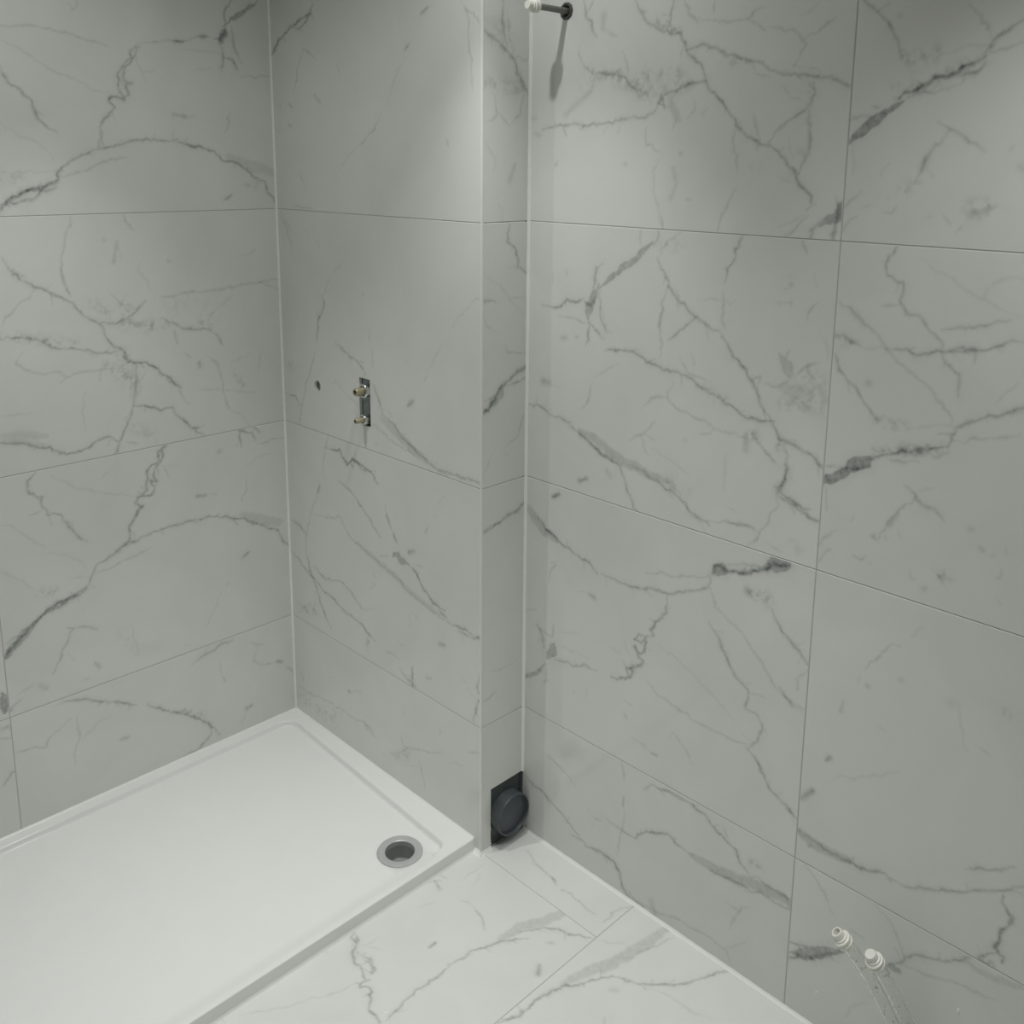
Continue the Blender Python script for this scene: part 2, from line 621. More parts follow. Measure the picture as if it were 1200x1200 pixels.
V_D='''
l 4 0.33 976 2006 989 1975 1001 1949 1022 1926
l 3.4 0.2 1008 2002 989 1979
l 3.4 0.2 967 1922 977 1887 1004 1860
s 25 0.14 1004 1858 1067 1848 1111 1829 1155 1807
l 4 0.33 1004 1860 1038 1856 1072 1850 1111 1831 1134 1808
s 12 0.2 1035 1971 1033 1946
l 3.4 0.2 1033 1946 1070 1920
l 3.4 0.2 1090 1896 1099 1871 1102 1850
l 4 0.34 1113 1991 1132 1965 1154 1943 1186 1923 1226 1917 1236 1901 1242 1881 1272 1860 1286 1832
l 4 0.33 1210 1980 1206 1958 1202 1935 1225 1919
l 4 0.25 1227 1979 1243 1958 1263 1937
s 16 0.16 1174 1945 1225 1921
l 3.4 0.2 1263 1937 1324 1931 1368 1933 1381 1944 1406 1949
l 3.4 0.2 1368 1933 1387 1918 1413 1909
l 3.4 0.2 1299 1971 1298 1949
l 4 0.33 1242 1887 1280 1890 1308 1884 1337 1869 1377 1859 1417 1849
s 15 0.18 1346 1857 1373 1851
l 3.4 0.2 1388 1836 1418 1829
l 4 0.36 1286 1832 1303 1808 1328 1788 1348 1761 1362 1745 1386 1729 1409 1714 1426 1712
l 4 0.33 1286 1828 1260 1822 1226 1812 1196 1809 1181 1793 1197 1781
s 18 0.14 1132 1844 1184 1845 1229 1847
s 30 0.1 1133 1828 1186 1813 1245 1826
b 15 0.2 1209 1804 1218 1776 1224 1760
l 4 0.33 1186 1809 1195 1781
l 4 0.33 1182 1789 1157 1766 1125 1767
l 4 0.33 1125 1767 1081 1759 1036 1756 984 1755 929 1752 872 1751
s 12 0.14 935 1776 964 1797 1005 1822 1013 1842
l 3.4 0.2 929 1750 939 1734
l 3.2 0.12 969 1845 982 1823
s 10 0.15 843 1740 860 1735
s 8 0.12 836 1772 846 1772
l 3.4 0.2 1261 1802 1267 1775 1253 1759
l 3.2 0.12 1295 1781 1282 1766
l 3.4 0.2 1356 1741 1355 1718 1364 1687 1365 1659
l 3.4 0.2 1362 1637 1352 1609 1337 1585 1329 1565 1330 1549
l 3.4 0.2 1147 1745 1156 1716 1186 1696
l 3.2 0.12 1186 1696 1172 1662 1176 1633 1191 1588 1203 1554
s 10 0.12 1221 1667 1230 1638 1218 1609
s 6 0.2 1236 1696 1238 1695
l 3.4 0.2 915 1680 909 1671
s 7 0.14 1099 1674 1103 1674
l 3.4 0.2 1254 1608 1264 1609
l 3.4 0.2 1197 1575 1202 1554
s 28 0.08 1398 1672 1407 1670
l 3.4 0.2 1392 1771 1398 1740 1408 1721
l 3.4 0.2 1224 1760 1217 1744
l 3.2 0.12 1147 1868 1132 1848
l 3.4 0.2 1412 1919 1442 1911 1480 1887 1489 1881 1478 1861 1467 1847
l 3.4 0.2 1480 1887 1507 1897 1544 1923
l 3.2 0.12 1476 1924 1508 1942
l 4 0.33 1417 1843 1443 1833 1485 1827 1525 1821 1552 1814 1574 1803
l 3.2 0.12 1467 1847 1496 1840 1524 1826
l 4 0.28 1502 1813 1509 1799 1501 1774 1470 1754 1445 1739 1430 1717
s 22 0.12 1500 1803 1504 1788
l 4 0.28 1501 1774 1509 1738 1504 1702 1496 1673 1491 1655
l 4 0.33 1430 1714 1453 1691 1480 1669 1494 1640 1516 1618 1521 1604 1510 1596
l 3.2 0.12 1468 1721 1474 1688
l 3.2 0.12 1444 1816 1462 1797
l 3.2 0.12 1463 1790 1483 1789
s 15 0.12 1467 1658 1470 1647
s 10 0.14 1490 1699 1498 1695
x 12 0.4 1573 1607 1566 1594 1555 1583 1540 1575
l 5 0.4 1566 1594 1563 1573 1564 1554
l 3.4 0.2 1573 1598 1568 1613
l 4 0.33 1540 1575 1522 1567 1519 1550
l 3.4 0.2 1518 1593 1495 1569 1476 1549
l 3.2 0.12 1511 1585 1457 1569
l 4 0.33 1587 1937 1607 1918 1624 1905 1641 1885 1657 1861 1662 1848
l 3.4 0.2 1750 1919 1774 1901 1785 1885 1791 1863
l 4 0.36 1835 1887 1821 1880 1807 1871 1793 1860 1791 1848 1787 1836
l 3.4 0.2 1839 1852 1816 1846 1792 1842
l 5 0.55 1787 1836 1775 1827 1751 1818 1735 1811 1713 1806 1697 1798 1674 1788 1661 1779
x 11 0.48 1665 1775 1645 1766 1628 1753 1614 1743 1600 1729 1583 1718
l 4 0.33 1787 1833 1786 1824 1770 1815 1751 1810
l 3.4 0.2 1765 1806 1743 1795 1718 1786 1688 1787 1662 1772
s 18 0.2 1669 1844 1712 1849
l 3.2 0.12 1715 1849 1760 1852 1791 1854
s 25 0.12 1653 1792 1673 1801 1719 1809 1766 1828
l 3.4 0.2 1580 1747 1599 1752 1620 1755 1638 1759
l 3.4 0.2 1612 1772 1626 1768
l 3.2 0.12 1588 1705 1588 1677
l 4 0.28 1725 1744 1743 1732 1770 1722 1801 1704
l 4 0.25 1743 1730 1728 1711 1717 1695 1708 1675 1697 1651
s 9 0.16 1712 1688 1705 1668
s 16 0.16 1680 1640 1700 1648
l 3.2 0.12 1715 1671 1725 1658
l 3.4 0.2 1581 1602 1595 1617 1616 1632
l 3.4 0.2 1583 1574 1593 1588 1608 1594
l 3.2 0.12 1607 1603 1625 1611
l 3.4 0.2 1648 1600 1663 1598 1669 1609
l 3.2 0.12 1653 1626 1655 1622
s 22 0.18 1790 1610 1812 1614
l 3.2 0.12 1777 1616 1808 1591
l 3.4 0.2 1746 1599 1757 1586
l 3.2 0.12 1765 1569 1777 1583
l 3.2 0.12 1719 1594 1726 1596
l 3.2 0.12 1834 1697 1838 1704
l 3.2 0.12 1638 1657 1642 1671 1652 1678
s 8 0.14 1647 1911 1650 1909
s 8 0.12 1851 1676 1856 1672
l 3.4 0.2 1149 1540 1146 1517
x 9 0.36 1175 1519 1151 1497 1132 1478 1100 1460 1067 1439 1041 1415
l 3.4 0.2 1189 1542 1181 1514
x 14 0.34 1041 1421 1031 1398 1014 1369 1012 1342
x 9 0.3 1000 1381 1018 1378 1031 1393
l 4 0.33 1046 1466 1033 1457 1027 1419
l 4 0.33 1015 1342 1009 1314 1008 1287
l 4 0.33 1045 1405 1046 1362 1050 1341 1065 1321
l 4 0.33 1015 1337 1040 1324 1051 1306
l 4 0.4 878 1357 916 1361 949 1379 971 1378 1000 1387
l 3.4 0.2 927 1343 972 1340 1015 1334
s 8 0.2 936 1293 947 1295
s 7 0.16 979 1301 983 1301
l 3.4 0.2 906 1436 907 1414
s 6 0.12 947 1445 947 1437
l 4 0.34 1194 1495 1202 1471 1221 1443 1235 1419 1266 1397 1290 1383 1320 1369 1354 1352
l 3.4 0.2 1235 1540 1212 1521 1197 1495
s 22 0.08 1200 1515 1248 1519
l 4 0.25 1222 1438 1208 1396 1207 1365 1212 1320 1204 1288
l 4 0.28 1287 1380 1262 1352 1221 1326
l 3.2 0.12 1243 1435 1242 1390
l 3.2 0.12 1317 1369 1320 1335
l 4 0.33 1381 1541 1377 1513 1358 1484 1351 1459
l 3.4 0.2 1346 1440 1352 1397 1356 1364
l 4 0.36 1354 1352 1373 1323 1402 1298 1419 1277 1431 1260 1443 1233 1471 1210
l 4 0.36 1059 1288 1100 1290 1140 1292 1173 1275 1211 1268 1249 1261 1279 1259 1309 1244 1350 1231 1385 1217 1419 1202 1471 1205
s 20 0.12 1321 1246 1379 1226
l 3.4 0.2 1253 1295 1272 1268 1326 1261
l 3.2 0.12 1282 1310 1292 1286
l 3.4 0.2 1244 1237 1227 1208 1252 1192 1289 1179 1319 1179 1343 1164 1377 1166 1410 1163
l 3.4 0.2 1343 1164 1332 1150 1312 1147
l 3.4 0.2 1227 1208 1195 1200 1171 1177
l 3.4 0.2 1027 1206 1021 1166 1003 1140
l 3.2 0.12 1108 1260 1074 1247 1033 1218
l 3.4 0.2 1201 1156 1192 1138 1167 1117 1138 1100
l 3.4 0.2 1160 1113 1174 1092 1188 1073
l 3.2 0.12 1173 1121 1199 1113
s 11 0.22 881 1185 900 1185
l 3.2 0.12 901 1179 939 1183
l 4 0.33 834 1120 870 1127 902 1115 941 1108 971 1096
l 5 0.38 971 1096 1016 1074 1067 1045 1103 1037
b 20 0.26 994 1092 1038 1082 1074 1067 1123 1050 1183 1039 1235 1030
s 22 0.16 1235 1030 1285 1024
l 4 0.33 1016 1074 1053 1054 1110 1035 1121 1013 1132 982 1157 949
l 4 0.34 1143 1046 1197 1031 1236 1014 1274 1002 1294 981
s 12 0.14 1076 1016 1086 1007
s 8 0.35 997 974 1019 985
l 3.2 0.12 1194 1096 1252 1077 1296 1055
l 3.4 0.2 1419 1282 1440 1283 1431 1264
l 3.4 0.2 1446 1272 1482 1278 1501 1286
x 14 0.22 1478 1333 1489 1321 1500 1300
l 3.4 0.2 1495 1347 1488 1330
l 3.4 0.2 1515 1307 1538 1324
b 22 0.14 1482 1271 1537 1277
s 22 0.12 1489 1244 1539 1251
l 5 0.42 1471 1205 1484 1179 1509 1174 1535 1166 1548 1159
l 3.4 0.2 1410 1163 1443 1160 1471 1132 1490 1120
l 3.4 0.2 1448 1156 1482 1130
s 14 0.2 1478 1187 1490 1156
l 5 0.32 1506 1155 1508 1122 1495 1084 1489 1068
l 4 0.38 1491 1074 1522 1062 1558 1053
s 12 0.18 1415 1169 1417 1140
s 16 0.2 1429 1172 1439 1169
s 14 0.12 1493 1477 1480 1453
l 3.2 0.12 1461 1430 1491 1431
l 3.2 0.12 1373 1125 1371 1074 1370 1048
s 6 0.15 1275 1130 1278 1129
l 3.2 0.12 1291 1415 1322 1418 1378 1423
l 3.4 0.2 1510 1540 1519 1522
l 3.2 0.12 1462 1432 1471 1425
l 3.2 0.12 1490 1439 1493 1428
l 3.2 0.12 1532 1489 1540 1463
l 3.4 0.2 1542 1437 1529 1416 1528 1401
l 3.2 0.12 1550 1384 1561 1374 1566 1356
s 30 0.14 1508 1269 1568 1259
s 26 0.12 1535 1305 1561 1293
l 3.4 0.2 1506 1296 1518 1310 1538 1325 1554 1329
l 4 0.33 1546 1164 1559 1154 1575 1142
l 4 0.33 1678 1547 1672 1529 1663 1514 1664 1497 1676 1490 1694 1487 1695 1475 1691 1462 1697 1446 1705 1438 1719 1438 1727 1425 1746 1406 1757 1390 1759 1382
l 3.4 0.2 1656 1444 1686 1449
l 4 0.33 1759 1382 1775 1361 1793 1347 1797 1333 1799 1316
l 3.2 0.12 1715 1527 1737 1513 1761 1502 1796 1481 1826 1467 1853 1454 1877 1452
l 3.4 0.2 1582 1443 1606 1433 1626 1417 1654 1394 1671 1376 1691 1356 1714 1337 1751 1318 1773 1301 1785 1285 1792 1265
s 12 0.14 1606 1433 1631 1410
l 5 0.38 1578 1382 1598 1383 1612 1374 1626 1372
s 16 0.14 1579 1371 1614 1381
l 3.2 0.12 1626 1370 1671 1376
l 4 0.33 1671 1376 1697 1375 1722 1373 1746 1376 1759 1384 1785 1387 1812 1389 1837 1395 1848 1406 1884 1416
l 6 0.3 1776 1386 1802 1388 1831 1392
l 3.4 0.2 1817 1388 1815 1371
l 4 0.28 1759 1415 1789 1422 1821 1428 1845 1436 1860 1443
l 4 0.33 1586 1336 1599 1321 1620 1303 1637 1284 1654 1264 1663 1247
s 9 0.2 1645 1310 1648 1309
l 3.2 0.12 1824 1490 1839 1502 1871 1510
l 3.2 0.12 1824 1490 1821 1477
l 3.2 0.12 1885 1348 1865 1328 1858 1309
s 18 0.16 1667 1249 1686 1246 1715 1246
l 3.2 0.12 1715 1246 1757 1253 1791 1261
l 4 0.38 1895 1313 1880 1303 1863 1292 1835 1283 1813 1271 1798 1259 1793 1240 1789 1230
s 10 0.2 1874 1302 1895 1311
l 3.4 0.2 1796 1241 1832 1249 1869 1262 1899 1270
l 5 0.55 1789 1230 1774 1222 1754 1215 1726 1207 1701 1198 1680 1186 1662 1176
l 3.4 0.2 1789 1230 1790 1218 1775 1207 1761 1212 1741 1203
l 3.4 0.2 1687 1184 1713 1182 1742 1191
s 20 0.18 1668 1191 1740 1211 1784 1224
x 14 0.5 1665 1179 1643 1164 1621 1151
l 3.4 0.2 1576 1144 1597 1149 1625 1152
x 11 0.5 1653 1157 1626 1146 1604 1131 1579 1116
l 3.4 0.2 1582 1107 1587 1078
l 4 0.28 1724 1143 1745 1128 1772 1120 1799 1101
l 3.2 0.12 1746 1139 1773 1153
l 4 0.25 1745 1126 1719 1101 1708 1080 1697 1055 1692 1039
s 9 0.14 1716 1089 1705 1068
s 14 0.18 1676 1039 1698 1041
l 3.2 0.12 1718 1067 1726 1052
l 3.2 0.12 1634 1055 1640 1064
l 3.4 0.2 1581 997 1598 1021 1612 1030
l 3.4 0.2 1583 969 1592 983 1605 992
l 3.4 0.2 1645 995 1660 990 1668 1002
l 3.2 0.12 1674 990 1678 988
l 3.4 0.2 1746 997 1749 984 1755 986
s 15 0.2 1795 1004 1811 1009
l 3.2 0.12 1778 1012 1805 989
s 8 0.12 1771 973 1775 976
s 8 0.12 1834 1098 1839 1099
s 8 0.14 1854 1072 1859 1069
l 3.2 0.12 1869 1062 1876 1066
l 3.2 0.12 1891 1085 1894 1072
l 3.4 0.2 1889 1047 1890 1035 1885 1029
l 3.2 0.12 1887 995 1893 987
l 4 0.33 1507 1122 1503 1097 1486 1078
l 3.4 0.2 1486 1078 1493 1050 1472 1015 1458 981 1441 955
l 3.4 0.2 1380 982 1414 991 1442 989 1453 974
l 3.2 0.12 1378 1015 1410 1008
l 3.2 0.12 1467 968 1492 958
s 26 0.1 1526 986 1543 971
l 4 0.38 1495 1066 1522 1053 1548 1043 1575 1039
l 3.2 0.12 1775 907 1756 881
l 3.4 0.2 1743 862 1724 848 1708 825 1694 805 1686 789
l 3.2 0.12 1677 776 1672 757
s 8 0.2 1689 760 1692 759
s 8 0.1 1744 795 1750 795
s 8 0.14 1649 710 1645 690
l 3.2 0.12 1715 692 1729 688
l 3.2 0.12 1850 790 1858 748 1868 711
s 20 0.15 1925 806 1932 808
s 12 0.08 1834 789 1839 789
l 3.2 0.12 1882 732 1902 725
l 4 0.36 1280 999 1293 981 1312 971 1342 971
l 3.4 0.2 1342 971 1393 985 1427 990 1449 986 1455 977
s 8 0.35 918 916 937 927
b 22 0.26 842 862 867 844 900 822 932 810
l 4 0.4 867 853 908 828 948 808 995 792 1032 786 1059 773
l 4 0.33 1070 771 1113 773 1154 772 1195 780 1234 787 1260 790 1290 806 1332 823 1352 841 1354 858
l 6 0.6 1357 864 1359 881 1376 889 1388 882 1411 886 1443 900 1475 915 1496 927 1516 935
x 13 0.4 1359 872 1382 885
x 18 0.42 1483 922 1508 935
l 3.4 0.2 1382 893 1426 912 1464 914 1485 933
l 3.4 0.2 1193 816 1232 826 1264 831 1307 845 1351 857
l 4 0.42 1247 781 1245 757 1249 744 1230 721 1209 692 1222 683 1203 673
l 4 0.42 1203 673 1179 670 1170 654 1187 652 1200 666 1194 640 1185 625 1167 639 1175 615 1192 610 1186 596 1169 586 1148 574 1153 558 1142 548 1107 536
l 4 0.33 1169 586 1166 564 1149 548
l 3.4 0.2 918 750 933 758 914 723 911 691
l 3.2 0.12 1004 716 1057 709
s 10 0.2 1038 712 1050 710
l 3.2 0.12 834 603 871 613
l 4 0.33 872 575 889 555 894 524
l 4 0.33 925 600 922 561
l 3.4 0.2 872 575 914 564
x 16 0.36 926 556 923 529 907 503
x 9 0.36 903 488 874 454 836 428
l 3.4 0.2 907 483 908 451 892 428
l 4 0.33 931 506 971 522 987 515 1025 531 1063 534
l 3.2 0.12 938 554 986 553 1040 555
l 3.2 0.12 953 589 1000 602
l 3.2 0.12 1104 606 1133 605
l 3.2 0.12 1135 641 1154 613
l 3.2 0.12 1227 664 1292 644 1337 623 1381 602 1430 573
l 3.4 0.2 1356 834 1370 796 1400 779 1441 757 1477 723 1501 691 1535 668 1562 659
l 4 0.33 1520 683 1540 665 1557 657
l 4 0.33 1354 757 1379 734 1399 698 1424 670 1451 654 1460 641 1456 612 1479 606 1489 589 1477 556 1459 526
l 3.4 0.2 1460 644 1493 651
l 3.4 0.2 1204 567 1239 546 1285 537 1336 528 1385 528 1433 530 1459 531
l 4 0.33 1488 845 1503 822 1526 794 1553 774 1570 755
s 22 0.22 1441 857 1479 855
l 3.4 0.2 1564 735 1555 718 1559 694
l 3.4 0.2 1137 497 1166 491
s 8 0.16 1147 461 1152 457
l 3.2 0.12 1034 475 1035 456
l 3.2 0.12 992 457 995 448
l 3.4 0.2 1276 462 1281 477 1295 468 1315 446 1332 424
s 8 0.25 1225 402 1239 403
l 3.2 0.12 1169 418 1225 405
l 3.2 0.12 1562 659 1584 643
l 4 0.38 1461 523 1488 502 1516 465 1549 445 1575 427
l 4 0.33 842 152 902 135 960 114 1017 86 1045 71
l 5 0.38 1045 71 1089 77 1128 76 1146 53 1156 21 1177 7
l 3.4 0.2 910 249 967 230 1009 202
l 3.4 0.2 1148 331 1153 297
l 4 0.38 1153 257 1152 231
l 3.4 0.2 1152 220 1146 165 1140 95
l 4 0.33 1107 174 1154 166 1187 173 1234 210 1279 232 1303 217 1340 217
l 4 0.36 1228 325 1275 331 1334 334 1371 323 1407 303 1443 283 1464 262 1482 249
l 3.4 0.2 1206 299 1228 328
l 3.4 0.2 1413 326 1428 301
b 24 0.26 1340 214 1391 212 1446 221 1493 232 1532 236 1576 243
l 4 0.33 1492 251 1531 248 1575 246
l 4 0.33 1392 205 1461 213 1533 217 1577 225
s 30 0.1 1069 153 1104 157
s 16 0.18 1487 278 1497 277
l 3.4 0.2 1177 7 1242 21 1258 17 1319 41 1350 35 1401 43 1437 39 1445 20
l 3.4 0.2 1168 24 1202 11
s 12 0.16 1241 36 1251 12
l 3.4 0.2 1447 95 1452 126 1465 147 1486 181
l 3.4 0.2 1430 153 1464 154
l 3.2 0.12 1440 48 1482 83
l 3.4 0.2 989 71 1026 76
s 8 0.3 1625 579 1632 588
s 9 0.35 1591 488 1603 504
b 20 0.28 1584 403 1611 394 1647 394 1686 400
l 4 0.4 1589 406 1637 395 1677 397 1716 398 1753 410 1764 406
l 4 0.33 1764 406 1789 411 1823 427 1848 437 1881 452 1911 474 1938 489 1963 507 1975 521
l 4 0.28 1885 496 1915 516 1938 531 1956 544
l 4 0.45 1950 485 1950 470 1956 464 1963 452 1952 424 1949 402 1942 388 1952 385 1961 381 1958 369
l 4 0.33 1953 376 1935 363 1920 348 1932 347 1943 359 1946 347
l 3.2 0.12 1640 553 1700 583 1762 621
l 3.4 0.2 1594 343 1621 326 1644 301 1661 274
l 3.4 0.2 1754 333 1774 319 1790 298 1800 267
l 4 0.33 1583 156 1607 163 1633 169
l 6 0.48 1585 123 1619 143 1639 162 1663 184 1692 206
x 13 0.38 1588 132 1624 153 1653 181 1692 208
l 4 0.33 1768 230 1790 242 1800 267 1819 283 1844 295 1865 302 1893 323 1906 337
x 13 0.36 1777 233 1793 234
b 10 0.22 1905 329 1926 323 1954 328 1989 337
l 3.4 0.2 1803 254 1839 257 1877 273 1914 282 1954 290
s 20 0.18 1642 189 1681 215
l 3.2 0.12 1704 57 1711 96 1738 127
l 3.2 0.12 1736 153 1766 137
l 3.4 0.2 1698 259 1727 257
'''
V_F='''
l 4 0.4 814 -368 820 -384 847 -384 857 -402 878 -413 900 -411 931 -427 936 -416 933 -435 939 -443 954 -429 998 -461 1019 -459 1038 -463
l 4 0.33 819 -368 840 -375
l 4 0.33 861 -398 887 -387 917 -394 925 -407 927 -394 901 -390 883 -392
l 3.2 0.12 850 -382 865 -355 865 -332
l 3.2 0.12 863 -377 892 -353
l 3.2 0.12 929 -439 919 -475 905 -514 888 -550 859 -599 824 -655
l 4 0.33 1041 -455 1039 -429 1029 -391 1029 -346 1031 -309 1025 -273
l 4 0.36 1025 -273 1034 -248 1034 -215 1047 -185 1057 -152 1088 -103
s 8 0.3 961 -274 960 -257
l 3.4 0.2 804 -116 833 -106
l 5 0.34 820 -139 854 -150
l 3.4 0.2 831 -122 808 -155
l 3.2 0.12 893 -78 875 -43
l 3.2 0.12 863 -96 859 -18
l 3.4 0.2 941 -130 982 -137 1010 -155
l 3.2 0.12 934 -124 903 -132
l 3.2 0.12 854 -219 867 -187
l 3.2 0.12 809 -684 825 -686
l 3.2 0.12 803 -446 822 -444
l 3.4 0.2 1208 -274 1214 -240 1217 -227
l 4 0.33 1064 -105 1089 -68 1120 -36 1148 -30 1184 -4
b 24 0.22 1052 -146 1058 -91 1082 -43 1100 15
s 9 0.32 1161 -138 1174 -156
s 12 0.15 1132 -81 1140 -72
l 3.2 0.12 952 -131 990 -140 1006 -159
l 4 0.28 897 92 959 78 1018 65
l 5 0.34 1001 73 1027 60
l 4 0.28 1048 62 1108 54 1153 52
l 3.4 0.2 1177 53 1178 102 1196 132
l 4 0.36 1205 -287 1217 -251 1215 -224 1221 -189 1233 -142 1255 -104 1285 -48
b 26 0.22 1228 -136 1244 -74 1270 -10 1281 44 1285 100 1291 134
l 4 0.33 1285 -48 1319 -33 1352 -9 1388 32 1419 69 1431 103 1446 134
l 3.4 0.2 1286 38 1300 80 1318 128
l 3.2 0.12 1353 -19 1400 -5 1433 -1 1458 2 1490 15
l 3.4 0.2 1339 -135 1349 -148
s 10 0.15 1308 -75 1317 -68
l 3.2 0.12 1210 5 1230 20 1258 43
'''


# ------------------------------------------------------------------ marble veins
def parse(txt):
    out = []
    for l in txt.strip().splitlines():
        t = l.split()
        p = np.array([float(v) for v in t[3:]]).reshape(-1, 2) / 1000
        out.append((t[0], float(t[1]) / 1000, float(t[2]), p))
    return out


VEINS = {'A': parse(V_A), 'B': parse(V_B), 'C': parse(V_C), 'D': parse(V_D), 'F': parse(V_F)}


def moved(veins, fn):
    return [(k, w, d, fn(p)) for k, w, d, p in veins]


def inside(veins, u0, u1, v0, v1):
    out = []
    for q in veins:
        c = q[3].mean(0)
        if u0 <= c[0] <= u1 and v0 <= c[1] <= v1:
            out.append(q)
    return out


def twigs(veins, rng):
    """hairline side cracks leaving the stronger veins"""
    out = []
    for kind, w, d, pts in veins:
        if kind != 'l' or d < .3:
            continue
        seg = np.diff(pts, axis=0)
        ln = np.linalg.norm(seg, axis=1)
        s = np.concatenate([[0], np.cumsum(ln)])
        pos = rng.uniform(.01, .05)
        while pos < s[-1] - .008:
            k = min(len(ln) - 1, int(np.searchsorted(s, pos)) - 1)
            p = pts[k] + seg[k] * ((pos - s[k]) / max(ln[k], 1e-9))
            a = math.atan2(seg[k][1], seg[k][0]) + rng.choice([-1, 1]) * rng.uniform(.35, 1.1)
            L = rng.uniform(.008, .03)
            q = [p]
            for _ in range(3):
                a += rng.uniform(-.5, .5)
                q.append(q[-1] + np.array([math.cos(a), math.sin(a)]) * L / 3)
            out.append(('l', .0026, d * rng.uniform(.28, .55), np.array(q)))
            pos += rng.uniform(.03, .085)
    return out


